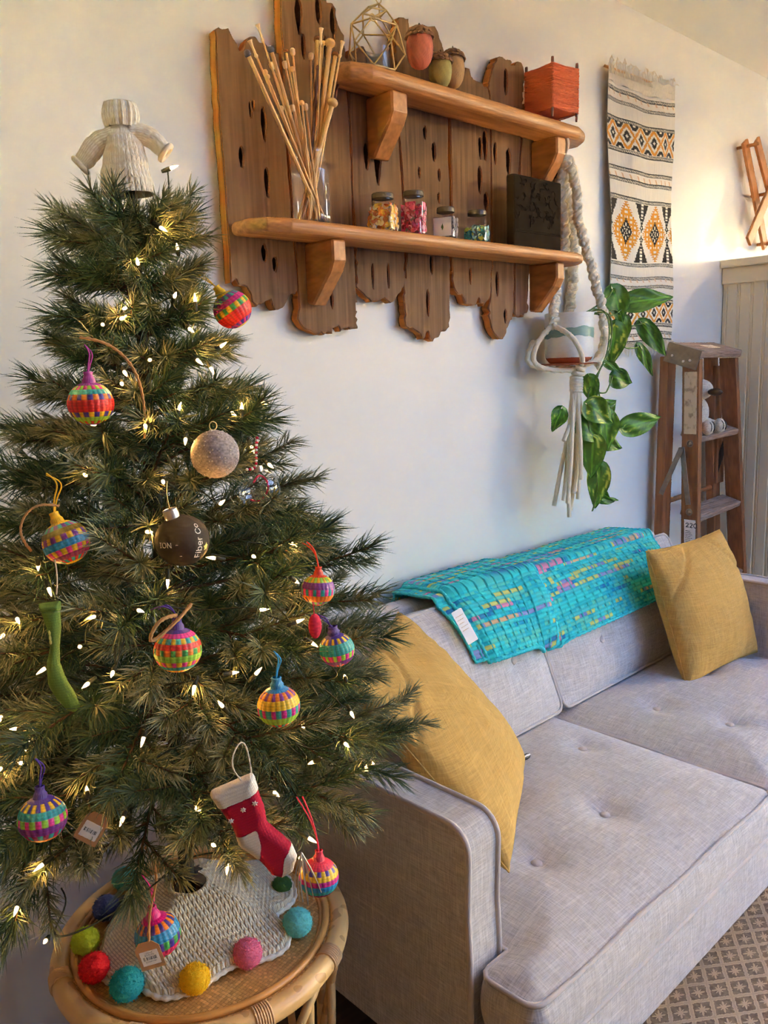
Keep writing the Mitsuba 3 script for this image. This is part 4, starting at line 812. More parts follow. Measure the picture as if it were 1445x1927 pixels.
front, back_ = np.stack([tx, ty, tz], -1), np.stack([tx, ty+0.003, tz], -1)
ma, mb = gridmesh(front), gridmesh(back_); ma.faces = ma.faces[:, ::-1]
part(wh, 'cloth', cat(ma, mb), 'm_weave_vc', smooth=True, color=np.vstack([fc.reshape(-1, 3), np.broadcast_to(lin(200, 192, 174), (nu*nv, 3))]))
mat('m_weave_vc', vc(), 0.95, bump=lambda p, n, uv: (noise(p.x*900, p.z*60)+noise(p.x*60, p.z*900))*0.0005, specular=0.15)
hem = np.stack([tx[:, :1]+np.zeros(8), np.repeat(ty[:, :1], 8, 1), tz[:, :1]+np.linspace(0.052, 0, 8)+0.004*np.sin(uu[:, :1]*30)], -1)
part(wh, 'hem', gridmesh(hem), 'm_cotton', smooth=True)
fr = []
for i in range(40):
    u = i/39; x, y, z = tx[int(u*(nu-1)), 0], -0.033, z0_+0.050+0.010*u
    l = rng.uniform(0.008, 0.030); c = rng.normal(0, 0.005)
    fr.append(tube(spline([(x, y, z-0.03), (x+c*0.3, y, z+l*0.6), (x+c, y-0.004, z+l), (x+c*1.8+0.004, y-0.008, z+l*0.6)], 7), 0.0014, 5))
part(wh, 'top_fringe', cat(*fr), 'm_cotton', smooth=True, kind='stuff')
fr = []
for i in range(66):
    u = i/65; x, y, z = tx[int(u*(nu-1)), -1], -0.030, z1_+0.008*u
    l = rng.uniform(0.028, 0.055) + (0.06 if i > 63 else 0); c = rng.normal(0, 0.006)
    fr.append(tube(spline([(x, y, z+0.004), (x+c*0.4, y-0.002, z-l*0.5), (x+c, y-0.003, z-l)], 6), 0.0012, 5))
part(wh, 'bottom_fringe', cat(*fr), 'm_cotton', smooth=True, kind='stuff')
part(wh, 'rod', tube([(2.690, -0.016, z0_+0.045), (3.160, -0.016, z0_+0.055)], 0.005, 8), 'm_bamboo', smooth=True)

# ---------------------------------------------------------------- folding wooden rack hanging further along the wall
ra = thing('wooden_rack', 'folding brown wooden peg rack of crossed slats on the wall above the half wall', 'rack')
def slat(a, b, y, w=0.052, t=0.014):
    part(ra, 'slat', bar((a[0], y, a[1]), (b[0], y, b[1]), t, w, 0.004, up=unit(np.cross([b[0]-a[0], 0, b[1]-a[1]], [0, 1, 0]))), 'm_rack', smooth=30)
for a, b, y in (((3.775, 2.375), (4.045, 1.945), -0.040), ((3.835, 2.385), (4.20, 1.955), -0.066), ((4.145, 2.385), (3.765, 1.945), -0.080), ((4.35, 2.39), (4.075, 1.950), -0.052), ((4.19, 2.40), (4.40, 1.96), -0.094)): slat(a, b, y)
for x, z in ((3.79, 2.355), (4.045, 1.962), (3.955, 2.17), (4.18, 2.17)):
    part(ra, 'peg', tube([(x, -0.002, z), (x, -0.085, z), (x, -0.098, z)], [0.007, 0.008, 0.006], 12), 'm_rack', smooth=40)

# ---------------------------------------------------------------- wooden step ladder
la = thing('step_ladder', 'old brown wooden step ladder with worn steps standing behind the sofa by the half wall', 'ladder')
def xl(z): return 3.095+0.030*(1.42-z)/0.66
def xr(z): return 3.500+0.190*(1.44-z)
zt = 1.440
def rail(xa, xb, y0, y1, z0, z1, t, sgn):
    """a side rail from floor to cap, t thick"""
    p = []
    for z, x in ((z0, xa), (z1, xb)):
        for dx in (0, sgn*t):
            for y in (y0, y1): p += [np.array([x+dx, y, z])+_ico*0.003]
    return trimesh.convex.convex_hull(np.vstack(p))
r1 = part(la, 'side_rail', rail(xl(0), xl(zt), -0.198, -0.133, 0.004, zt, 0.024, 1), 'm_ladder', smooth=25)
r2 = part(la, 'side_rail', rail(xr(0), xr(zt), -0.170, -0.105, 0.004, zt, 0.024, -1), 'm_ladder', smooth=25)
lr = part(la, 'rear_leg', rail(3.06, 3.090, -0.072, -0.040, 0.004, 1.455, 0.058, 1), 'm_ladder', smooth=25)
rr_ = part(la, 'rear_leg', rail(3.64, 3.475, -0.066, -0.036, 0.004, 1.455, 0.058, 1), 'm_ladder', smooth=25)
for z in (1.30, 1.02): part(rr_, 'brace_block', rbox(3.472+0.155*(1.44-z), 3.545+0.155*(1.44-z), -0.082, -0.066, z-0.13, z+0.11, 0.003), 'm_ladder')
tilt = math.radians(17)
def step(z, name, x0, x1, yf, depth, th, bsdf, yaw=0.07):
    m = rbox(0, x1-x0, 0, depth, -th, 0, 0.006)
    R_ = trimesh.transformations.euler_matrix(tilt, 0, yaw, 'sxyz'); R_[:3, 3] = (x0, yf, z); m.apply_transform(R_)
    return part(la, name, m, bsdf, smooth=30), R_
for z in (1.138, 0.812, 0.486, 0.160):
    s, R_ = step(z, 'step', xl(z)+0.024, xr(z)-0.024, -0.205, 0.090, 0.026, 'm_step')
    g = [rbox(0.004, xr(z)-xl(z)-0.054, 0.012+0.0115*i, 0.018+0.0115*i, -0.001, 0.0016, 0.0007) for i in range(6)]
    g = cat(*g); g.apply_transform(R_); part(s, 'tread_ribs', g, 'm_step', smooth=False)
cp, R_ = step(1.473, 'top_cap', 3.075, 3.520, -0.215, 0.135, 0.030, 'm_step')
m = rbox(0.18, 0.30, 0.04, 0.085, 0.0, 0.0012, 0.0004); m.apply_transform(R_); part(cp, 'worn_label', m, 'm_paper')
m = cat(rbox(-0.004, 0.0, -0.004, 0.135, -0.075, 0.002, 0.0015), rbox(-0.004, 0.035, 0.0, 0.135, 0.0, 0.0022, 0.001)); m.apply_transform(R_); br = part(cp, 'metal_bracket', m, 'm_steel', 'dark grey metal corner plate', smooth=25)
for y, z in ((0.03, -0.045), (0.055, -0.055), (0.105, -0.045)):
    b = ell((0, 0, 0), (0.003, 0.0055, 0.0055), 2); b.apply_translation((-0.005, y, z)); b.apply_transform(R_); part(br, 'rivet', b, 'm_gold_cap', smooth=True)
def plate(parent, name, y0, y1, z0, z1, bsdf, label=None):
    zm = (z0+z1)/2; x = xl(zm); m = rbox(x-0.0046, x-0.0028, y0, y1, z0, z1, 0.0005); m.vertices = m.vertices-np.outer(m.vertices[:, 2]-zm, [0.030/0.66, 0, 0]); return part(parent, name, m, bsdf, label)
plate(r1, 'paper_patch', -0.192, -0.140, 1.150, 1.395, 'm_paper', 'stained beige paper patch')
pl_ = plate(r1, 'price_label', -0.193, -0.145, 0.700, 0.800, 'm_white', 'small white label reading 220')
xx_ = xl(0.75)-0.0047
tl_ = unit([-0.030/0.66, 0, 1.0])
part(pl_, 'number', lettering('220', 0.019, (xl(0.768)-0.0047, -0.1495, 0.768), (0, -1, 0), tl_, 0.0005, True), 'm_ink', smooth=False)
for i in range(7): part(pl_, 'text_line', box(xx_-0.0005+0.00034*i, xx_+0.00034*i, -0.150-0.034*(0.6+0.4*((i*7) % 5)/5), -0.150, 0.752-i*0.0075, 0.7538-i*0.0075), 'm_ink', smooth=False)
for z in (1.112, 0.832):
    a = lathe([(0, 0), (0.014, 0), (0.015, 0.002), (0.011, 0.003), (0.009, 0.0015), (0.006, 0.005), (0.003, 0.0065), (0, 0.005)], 20); a.apply_transform(frame((xl(z)-0.0028, -0.166, z), (0, 1, 0), (0, 0, -1), (-1, 0, 0))); part(r1, 'bolt', a, 'm_steel', smooth=40)
part(la, 'spreader', bar((3.075, -0.148, 1.100), (3.083, -0.178, 0.868), 0.021, 0.003, 0.001, up=(1, 0, 0)), 'm_steel', 'grey metal spreader bar')
part(la, 'spreader', bar((3.070, -0.148, 1.095), (3.058, -0.072, 0.905), 0.021, 0.003, 0.001, up=(1, 0, 0)), 'm_steel', 'grey metal spreader bar')
part(la, 'spreader', bar((3.555, -0.11, 1.09), (3.55, -0.06, 0.90), 0.022, 0.003, 0.001, up=(1, 0, 0)), 'm_black', 'dark metal spreader bar')
for z in (0.862, 0.42): part(la, 'rear_rung', tube([(3.085, -0.058, z), (3.60+0.05*(0.862-z), -0.052, z+0.012)], 0.011, 12), 'm_ladder', smooth=True)

# ---------------------------------------------------------------- crocheted animal on the ladder
an = thing('crochet_animal', 'cream crocheted toy animal with a black nose sitting on the ladder step', 'toy')
mat('m_crochet', proc(lambda p, n, uv: mix(L(188, 170, 146), L(226, 212, 190), noise(p.x*240, p.y*240, p.z*300))), 0.95, bump=lambda p, n, uv: noise(p.x*260, p.y*260, p.z*330)*0.004, sheen=0.3)
part(an, 'body', ell((3.232, -0.128, 1.226), (0.054, 0.046, 0.066), 3), 'm_crochet', smooth=True)
hh = part(an, 'head', ell((3.232, -0.140, 1.320), (0.046, 0.050, 0.042), 3), 'm_crochet', smooth=True)
part(hh, 'nose', ell((3.212, -0.212, 1.311), (0.017, 0.030, 0.015), 3), 'm_black', 'black pointed nose', smooth=True)
for x in (3.204, 3.262): part(hh, 'ear', ell((x, -0.116, 1.354), (0.016, 0.011, 0.017), 2), 'm_crochet', smooth=True)
for x in (3.176, 3.280):
    part(an, 'leg', tube(spline([(3.232+(x-3.232)*0.5, -0.150, 1.190), (x, -0.180, 1.176), (x, -0.200, 1.172)], 10), np.linspace(0.020, 0.017, 10), 12), 'm_crochet', smooth=True)
    f = part(an, 'foot', ell((x, -0.204, 1.172), (0.027, 0.025, 0.030), 3), 'm_crochet', smooth=True)
    for k in range(3):
        o = (k-1)*0.013; t_ = np.linspace(-0.55, 0.95, 10)
        part(f, 'stitched_toe', tube(np.column_stack([np.full(10, x+o), -0.204-0.0258*np.cos(t_)*math.sqrt(max(0.05, 1-(o/0.027)**2)), 1.172+0.0306*np.sin(t_)*math.sqrt(max(0.05, 1-(o/0.027)**2))]), 0.0016, 5), 'm_black', smooth=True)

# ---------------------------------------------------------------- macrame plant hanger, pot and pothos
mh = thing('plant_hanger', 'cream macrame cotton plant hanger with a long tassel hanging from the wall shelf', 'plant hanger')
def sinnet(parent, pts, r, pitch, label=None):
    p = spline(pts, 160); d = np.r_[0, np.cumsum(np.linalg.norm(np.diff(p, axis=0), axis=1))]; n = max(6, int(d[-1]/0.0045)); s = np.linspace(0, d[-1], n)
    p = np.stack([np.interp(s, d, p[:, k]) for k in range(3)], 1)
    t = unit_rows(np.gradient(p, axis=0)); a = unit_rows(np.cross(t, [0, 1, 0.05])); b = np.cross(t, a)
    ms = [tube(p, r*0.55, 6)]
    for k in range(2):
        ph = s/pitch*2*PI+k*2*PI/3; q = p+a*(np.cos(ph)*r*0.75)[:, None]+b*(np.sin(ph)*r*0.75)[:, None]
        ms.append(tube(q, r*0.50*(1+0.35*np.sin(s/pitch*2*PI*1.5+k)), 7))
    gap = 0.0235; m_ = int(d[-1]/gap)
    for i in range(m_):
        j = min(int(i*gap/d[-1]*(n-1)), n-1); R3 = np.stack([a[j], t[j], b[j]], 1)
        for o, sz in ((0.0, (1.05, 0.72, 1.0)), (0.62, (0.62, 0.62, 0.6)), (-0.62, (0.62, 0.62, 0.6))):
            jj = min(j+(int(gap*0.5/d[-1]*(n-1)) if o else 0), n-1)
            e = ell((0, 0, 0), (r*sz[0], gap*sz[1]*0.72, r*sz[2]), 2); e.vertices = e.vertices @ R3.T+p[jj]+a[jj]*o*r; ms.append(e)
    return part(parent, 'cord', cat(*ms), 'm_cotton', smooth=True)
def unit_rows(v): return v/(np.linalg.norm(v, axis=1, keepdims=True)+1e-12)
HK = (2.338, -0.098, 2.118)
KN = np.array([2.327, -0.155, 1.425])                     # the gathering knot under the pot
PC, PR = np.array([2.352, -0.105]), 0.083                  # pot centre and radius
sinnet(mh, [(2.338, -0.096, 2.090), (2.385, -0.045, 2.03), (2.424, -0.032, 1.94), (2.424, -0.030, 1.80), (2.350, -0.055, 1.69), (2.290, -0.090, 1.62), (2.250, -0.112, 1.568)], 0.0150, 0.060)
sinnet(mh, [(2.342, -0.090, 2.090), (2.440, -0.026, 2.04), (2.500, -0.020, 1.94), (2.505, -0.020, 1.79), (2.490, -0.020, 1.68), (2.470, -0.020, 1.60), (2.425, -0.020, 1.50)], 0.0165, 0.045)
sinnet(mh, [(2.345, -0.100, 2.090), (2.412, -0.085, 2.03), (2.437, -0.080, 1.93), (2.452, -0.100, 1.83), (2.468, -0.130, 1.71), (2.486, -0.150, 1.60), (2.468, -0.165, 1.50), (2.415, -0.170, 1.435)], 0.0150, 0.060)
part(mh, 'hanging_loop', cat(tube(spline([(2.330, -0.09, 2.098), (2.300, -0.13, 2.135), (2.292, -0.12, 2.160)], 12), 0.006, 8), tube(spline([(2.345, -0.09, 2.098), (2.325, -0.10, 2.14), (2.30, -0.11, 2.165)], 12), 0.006, 8), ell((2.342, -0.094, 2.092), (0.020, 0.016, 0.014), 2)), 'm_cotton', smooth=True)
ropes = [[(2.250, -0.112, 1.568), (2.262, -0.185, 1.52), (2.300, -0.192, 1.455), tuple(KN+[0, -0.012, 0.012])],
         [(2.248, -0.108, 1.566), (2.195, -0.085, 1.50), (2.188, -0.085, 1.455), (2.235, -0.115, 1.428), tuple(KN+[-0.01, 0, 0])],
         [(2.478, -0.155, 1.56), (2.440, -0.192, 1.505), (2.385, -0.194, 1.455), tuple(KN+[0.012, -0.012, 0.012])],
         [(2.425, -0.020, 1.50), (2.405, -0.020, 1.447), (2.37, -0.08, 1.433), tuple(KN+[0.008, 0.012, 0])],
         [(2.236, -0.045, 1.52), (2.215, -0.040, 1.455), (2.26, -0.08, 1.432), tuple(KN+[-0.008, 0.01, 0])]]
for q in ropes: 
    p = spline(q, 46); s = np.linspace(0, 1, 46); part(mh, 'rope', cat(tube(p, 0.0085, 8), tube(p+0.0045*np.column_stack([np.cos(s*60), np.sin(s*60)*0.4, np.sin(s*60)]), 0.0068, 7)), 'm_cotton', smooth=True)
kn_ = [tube(spline([KN+[-0.022, -0.008, 0.010], KN+[-0.004, -0.022, 0.0], KN+[0.020, -0.012, 0.012], KN+[0.010, 0.010, 0.004], KN+[-0.016, 0.008, -0.004]], 30, closed=True), 0.0075, 8), tube(spline([KN+[0.020, -0.006, -0.010], KN+[0.0, -0.020, -0.016], KN+[-0.020, -0.004, -0.012], KN+[0.0, 0.012, -0.012]], 30, closed=True), 0.0075, 8)]
part(mh, 'gathering_knot', cat(*kn_), 'm_cotton', smooth=True)
wz = np.linspace(1.402, 1.352, 90); wa = np.linspace(0, 6*2*PI, 90)
part(mh, 'wrap', cat(tube(np.column_stack([2.322+0.019*np.cos(wa), -0.155+0.016*np.sin(wa), wz]), 0.0062, 8), tube([(2.324, -0.155, 1.42), (2.320, -0.155, 1.345)], 0.015, 10)), 'm_cotton', smooth=True)
tr_ = np.random.default_rng(17)
for i in range(15):
    a = 2*PI*i/15; bx, by = 2.320+0.013*math.cos(a), -0.155+0.010*math.sin(a)
    L_ = [0.40, 0.36, 0.33, 0.38, 0.30, 0.35, 0.42, 0.31, 0.34, 0.37, 0.29, 0.33, 0.20, 0.36, 0.16][i]; ex = tr_.normal(-0.012 - 0.07*L_, 0.016) if i not in (12, 14) else (0.075 if i == 12 else -0.075); ey = tr_.normal(0, 0.014)
    p = spline([(bx, by, 1.356), (bx+ex*0.25+tr_.normal(0, 0.004), by+ey*0.4, 1.356-L_*0.35), (bx+ex*0.65, by+ey*0.8, 1.356-L_*0.7), (bx+ex+tr_.normal(0, 0.008), by+ey, 1.356-L_)], 22)
    part(mh, 'tassel_strand', tube(p, 0.0074*(1+0.05*np.sin(np.arange(22)*2.2)), 7), 'm_cotton', smooth=True)
po = thing('plant_pot', 'cream glazed ceramic pot with a teal brushed stripe and terracotta base in the macrame hanger', 'pot')
zp0 = 1.452
prof = [(0, 0.016), (0.055, 0.016), (0.0655, 0.019), (0.0725, 0.030)]
part(po, 'terracotta_foot', lathe([(0, -0.0078), (0.058, -0.0078), (0.066, -0.002), (0.0735, 0.006), (0.0768, 0.0125)], 56, (*PC, zp0)), 'm_terracotta', 'bare terracotta foot', smooth=60)
part(po, 'glazed_body', lathe([(0.0768, 0.0125), (0.0795, 0.024), (0.0800, 0.042), (0.0800, 0.150), (0.0812, 0.154), (0.0800, 0.157), (0.0765, 0.155), (0.0755, 0.135), (0, 0.134)], 64, (*PC, zp0)), 'm_glaze', smooth=50)
st = np.linspace(0, 2*PI, 120); up_ = 0.108+0.004*np.sin(st*3+1)+0.002*np.sin(st*9); lo_ = 0.078+0.004*np.sin(st*2.0)+0.0015*np.sin(st*11)
band = np.stack([np.stack([PC[0]+0.0806*np.cos(st), PC[1]+0.0806*np.sin(st), zp0+lo_+(up_-lo_)*t], -1) for t in (0, 0.33, 0.66, 1)], 1)
part(po, 'painted_stripe', gridmesh(band), 'm_glaze_teal', 'teal brushed stripe', smooth=True)
part(po, 'soil', lathe([(0.0750, 0.138), (0.04, 0.144), (0, 0.142)], 32, (*PC, zp0)), 'm_bark', smooth=True)
solo('plant_saucer', lathe([(0, 0.0), (0.070, 0.0), (0.098, 0.0035), (0.100, 0.006), (0.096, 0.0065), (0.070, 0.0035), (0, 0.0035)], 56, (PC[0]-0.012, PC[1], 1.4400)), 'm_terracotta', 'thin terracotta saucer under the hanging pot', 'saucer', smooth=50)
px_ = thing('pothos_plant', 'trailing green and yellow variegated pothos plant growing in the hanging pot', 'plant')
lr_ = np.random.default_rng(23)
def leaf(base, d, nrm, Ln, Wd, dark=0.0, var=0.5):
    """a heart-shaped leaf from its base, along d, facing nrm"""
    d = unit(d); nrm = unit(np.asarray(nrm, float)-d*(np.dot(nrm, d))); s = np.cross(nrm, d)
    n1, n2 = 26, 15; t = np.linspace(0, 1, n1)[:, None]; w = np.linspace(-1, 1, n2)[None, :]
    half = Wd/2*np.clip(np.sin(PI*np.clip(t, 0, 1)**0.62)**0.75, 0, 1)*(1-0.25*t**2); half = np.maximum(half, 0.0004)
    along_ = t*Ln-0.16*Ln*np.abs(w)**1.5*(1-t)**3
    up = 0.10*Wd*np.abs(w)**1.3*np.sin(PI*np.clip(t+0.1, 0, 1))-0.20*Ln*t**2.2+lr_.normal(0, 0.002)+0.004*np.sin(t*9+w*4)
    P = np.asarray(base)+along_[..., None]*d+(half*w)[..., None]*s+up[..., None]*nrm
    q = np.stack(np.broadcast_arrays(t*5+w*1.2+base[0]*90, np.abs(w)*5+t*3+base[2]*70, w*3+base[1]*11), -1)
    v = meshkit.fbm(np.broadcast_to(q, P.shape)*1.1, 3)
    ga, gb, gc = lin(30, 80, 22), lin(70, 126, 36), lin(176, 190, 84)
    m1 = np.clip((v-0.45)*4, 0, 1)[..., None]; m2 = np.clip((v-(0.76-0.15*var))*12, 0, 1)[..., None]*(var > 0.05)
    c = (ga*(1-m1)+gb*m1)*(1-dark*0.45); c = c*(1-m2)+gc*m2
    c = np.where(np.broadcast_to(np.abs(w) < 0.07, v.shape)[..., None], gb*1.1, c)
    return gridmesh(P), c.reshape(-1, 3)
mat('m_leaf', vc(), 0.42, specular=0.35)
SOIL = np.array([2.385, -0.115, 1.59])
LEAVES = [  # base x, y, z, direction (dx, dy, dz), length, width, variegation
 (2.545, -0.150, 1.690, (0.42, -0.05, -1), 0.120, 0.085, 0.1), (2.600, -0.165, 1.640, (1, -0.1, 0.18), 0.170, 0.080, 0.1), (2.592, -0.160, 1.595, (0.05, -0.1, -1), 0.100, 0.058, 0.2),
 (2.725, -0.16, 1.575, (0.75, 0.0, -0.9), 0.150, 0.064, 0.1), (2.520, -0.175, 1.565, (-0.05, -0.1, -1), 0.130, 0.085, 0.9), (2.722, -0.15, 1.495, (0.55, 0, -0.9), 0.120, 0.042, 0.1),
 (2.455, -0.180, 1.440, (1, 0, -0.35), 0.075, 0.030, 0.1), (2.535, -0.160, 1.395, (1, 0.05, -0.35), 0.080, 0.070, 0.0), (2.342, -0.190, 1.398, (0.2, -0.1, -1), 0.085, 0.058, 0.6),
 (2.330, -0.195, 1.310, (0.6, -0.15, -0.35), 0.100, 0.085, 0.6), (2.425, -0.165, 1.270, (0.75, 0, 0.5), 0.085, 0.075, 0.0), (2.318, -0.175, 1.255, (0.7, 0, -0.6), 0.105, 0.085, 0.2),
 (2.432, -0.192, 1.275, (0.25, -0.1, -1), 0.125, 0.088, 0.5), (2.590, -0.175, 1.215, (1, -0.05, 0.22), 0.140, 0.080, 0.5), (2.455, -0.165, 1.178, (1, 0, -0.3), 0.085, 0.055, 0.05),
 (2.362, -0.195, 1.198, (0.0, -0.1, -1), 0.130, 0.084, 0.8), (2.405, -0.195, 1.098, (-0.05, -0.1, -1), 0.140, 0.076, 1.0), (2.405, -0.18, 0.985, (1, 0, -0.22), 0.085, 0.034, 0.1),
 (2.250, -0.145, 1.300, (-0.3, 0, -0.95), 0.075, 0.055, 0.2), (2.470, -0.16, 1.275, (0.6, 0.1, -0.8), 0.060, 0.040, 0.0), (2.425, -0.185, 1.010, (1, 0, -0.7), 0.055, 0.022, 0.0)]
for i, (x, y, z, d, ln, wd, var) in enumerate(LEAVES):
    nr = np.array([-0.72, -0.66, 0.34])+lr_.normal(0, 0.20, 3); d = (d[0]*0.80+d[1], -d[0]*0.62+d[1]*0.3, d[2])
    m, c = leaf((x, y, z), d, nr, ln*1.05, wd*1.08, 0.45 if var < 0.15 else 0.0, var)
    part(px_, 'leaf', m, 'm_leaf', smooth=True, color=c)
VINES = [[tuple(SOIL), (2.455, -0.19, 1.600), (2.452, -0.205, 1.54), (2.420, -0.205, 1.46), (2.385, -0.195, 1.40), (2.415, -0.185, 1.33), (2.432, -0.18, 1.25), (2.432, -0.175, 1.165)],
         [tuple(SOIL), (2.42, -0.185, 1.615), (2.415, -0.215, 1.50), (2.375, -0.205, 1.415), (2.345, -0.19, 1.36), (2.335, -0.19, 1.29), (2.345, -0.19, 1.22), (2.375, -0.19, 1.14), (2.395, -0.19, 1.06), (2.400, -0.185, 0.985), (2.385, -0.18, 0.945)],
         [tuple(SOIL), (2.47, -0.14, 1.62), (2.53, -0.15, 1.56), (2.62, -0.155, 1.56), (2.725, -0.16, 1.575)],
         [tuple(SOIL), (2.49, -0.14, 1.60), (2.56, -0.15, 1.52), (2.65, -0.155, 1.490), (2.722, -0.15, 1.495)],
         [tuple(SOIL), (2.48, -0.14, 1.64), (2.53, -0.148, 1.67), (2.545, -0.150, 1.69)], [(2.50, -0.145, 1.60), (2.56, -0.16, 1.61), (2.600, -0.165, 1.640)], [(2.50, -0.145, 1.60), (2.55, -0.155, 1.62), (2.592, -0.160, 1.595)],
         [(2.415, -0.185, 1.345), (2.47, -0.175, 1.345), (2.51, -0.165, 1.37), (2.535, -0.160, 1.395)], [(2.432, -0.18, 1.22), (2.50, -0.18, 1.213), (2.590, -0.175, 1.215)], [(2.400, -0.187, 1.00), (2.42, -0.185, 1.03), (2.425, -0.185, 1.010)]]
for q in VINES: part(px_, 'vine', tube(spline(q, 50), 0.0026, 7), 'm_stem', smooth=True)

# ---------------------------------------------------------------- knitted teal blanket over the sofa's back
bl = thing('knit_blanket', 'turquoise hand-knitted blanket with pink, yellow and blue flecks draped over the sofa back', 'blanket')
mat('m_knit_vc', vc(), 0.95, bump=lambda p, n, uv: knit_h(260, 190, 0.0022)(p, n, uv), specular=0.15, sheen=0.3)
def blanket_piece(x0, x1, drop0, drop1, lift, seed, slant0=0.0, slant1=0.0, n1=300, n2=300):
    """from behind the back, over its top, down the front of the back cushions; drop: how far down the cushions (0..1)"""
    a = np.linspace(0, 1, n1)[:, None]; b = np.linspace(0, 1, n2)[None, :]
    back_ = np.array([[-0.040, 0.70], [-0.036, 0.78], [-0.050, 0.806], [-0.10, 0.812], [-0.165, 0.815], [-0.205, 0.818]])
    P = np.zeros((n1, n2, 3)); S = np.zeros((n1, n2)); W_ = np.zeros((n1, n2))
    for i in range(n1):
        x = x0+(x1-x0)*a[i, 0]; dr_ = drop0+(drop1-drop0)*a[i, 0]
        k = 0 if x < SM else 1; c0, c1 = BC[k]
        s = np.linspace(0.99, 1-dr_, 40); xs = np.clip(x, c0+0.01, c1-0.01)
        fr_ = back_front(np.full(40, xs), s, c0, c1, 0.0); w_ = np.exp(-((x-SM)/0.05)**2)
        fr_ += BN*(0.030*w_)*np.sin(np.clip((1-s)/dr_, 0, 1)*PI)[:, None]**0.5
        path = np.vstack([np.column_stack([np.full(6, x), back_]), np.column_stack([np.full(40, x), fr_[:, 1:]])])
        d = np.r_[0, np.cumsum(np.linalg.norm(np.diff(path, axis=0), axis=1))]
        t = b[0]*d[-1]; q = np.stack([np.interp(t, d, path[:, j]) for j in range(3)], 1)
        P[i] = q; S[i] = t-d[5]; W_[i] = x
    P[..., 0] += slant0*(1-a)*np.clip(S, 0, 9)/0.2+slant1*a*np.clip(S, 0, 9)/0.2
    gu = np.gradient(P, axis=0); gv = np.gradient(P, axis=1); N = np.cross(gu, gv); N /= np.linalg.norm(N, axis=-1, keepdims=True)+1e-9
    N[N[..., 2]+0.6*-N[..., 1] < 0] *= -1
    u = (W_-1.5)+0.0*S; cellu = np.mod(u/0.040+0.5*S/0.3, 1); cellv = np.mod(S/0.0115, 1)
    rib = np.exp(-((cellu-0.5)/0.07)**2); hole = np.exp(-((cellu-0.40)/0.05)**2)*(np.mod(S/0.023, 1) < 0.4)
    ridge = 0.5-0.5*np.cos(cellv*2*PI)
    wav = 0.006*meshkit.fbm(np.stack([P[..., 0]*9, S*7, np.full_like(S, seed)], -1), 3)
    H = lift+wav+0.0026*rib+0.0012*ridge-0.0010*hole
    edge = np.minimum(np.minimum(a, 1-a)*np.abs(x1-x0), 0.02)/0.02
    H = H*(0.55+0.45*edge)
    F = P+N*H[..., None]; Bk = P+N*(H-0.006)[..., None]
    row = np.floor(S/0.0115); cells = np.floor(u/0.040+0.5*S/0.3)
    h1 = meshkit.noise(np.stack([row*7.31+seed, cells*0.37+row*3.1, row*0], -1)); h2 = meshkit.noise(np.stack([row*1.7+50, u*5+row*5.3, row*0+seed], -1))
    pal = [lin(34, 160, 176), lin(52, 186, 192), lin(24, 124, 166), lin(40, 92, 152), lin(92, 186, 170), lin(206, 196, 96), lin(216, 124, 156), lin(134, 130, 184), lin(222, 170, 120), lin(72, 182, 184)]
    sel = np.clip(((h2*0.6+h1*0.4)-0.15)/0.7, 0, 0.999)
    order = np.array([6, 3, 2, 0, 1, 9, 0, 4, 1, 5, 7, 8]); idx = order[(sel*len(order)).astype(int)]
    C = np.array(pal)[idx]; base = lin(40, 172, 182)
    C = C*0.85+base*0.15; C = np.where((rib > 0.45)[..., None], lin(44, 178, 184)*0.9, C); C *= (1-0.55*hole)[..., None]*(0.88+0.2*ridge)[..., None]
    uvs = np.stack([u, S], -1).reshape(-1, 2)
    ma, mb = gridmesh(F), gridmesh(Bk)
    n_ = np.cross(F[1, 0]-F[0, 0], F[0, 1]-F[0, 0])
    rim = np.concatenate([F[:, 0], F[-1, 1:], F[-2::-1, -1], F[0, -2:0:-1]])
    return cat(ma, mb), np.vstack([C.reshape(-1, 3)]*2), np.vstack([uvs, uvs]), rim
mk, ck, uk, rim = blanket_piece(1.955, 2.72, 0.53, 0.50, 0.012, 3.0, 0.012, -0.012)
rp = part(bl, 'right_half', mk, 'm_knit_vc', smooth=True, color=ck, uv=uk)
mk, ck, uk, rim2 = blanket_piece(1.600, 2.005, 0.45, 0.50, 0.024, 11.0, 0.03, -0.02)
lp_ = part(bl, 'folded_half', mk, 'm_knit_vc', smooth=True, color=ck, uv=uk)
mk, ck, uk, rim3 = blanket_piece(1.560, 1.90, 0.42, 0.46, 0.010, 17.0, 0.03, 0.0)
part(bl, 'under_layer', mk, 'm_knit_vc', smooth=True, color=ck, uv=uk)
for rm, r_ in ((rim, 0.0045), (rim2, 0.006), (rim3, 0.0045)):
    s_ = rm[::3]; rr2 = r_*(1+0.30*np.sin(np.arange(len(s_))*1.9)); part(bl, 'edging', tube(np.vstack([s_, s_[:1]]), np.r_[rr2, rr2[:1]], 7), 'm_teal_yarn', smooth=True)
mat('m_teal_yarn', proc(lambda p, n, uv: mix(L(28, 148, 166), L(60, 190, 194), noise(p.x*160, p.y*160, p.z*160))), 0.95, sheen=0.3)
tg = np.array([[1.548, -0.268, 0.800], [1.580, -0.272, 0.808], [1.606, -0.325, 0.716], [1.572, -0.322, 0.708]]); o = tg.mean(0)
ex, ey = unit(tg[1]-tg[0]), unit(tg[0]-tg[3]); ez = unit(np.cross(ex, ey)); ey = np.cross(ez, ex)
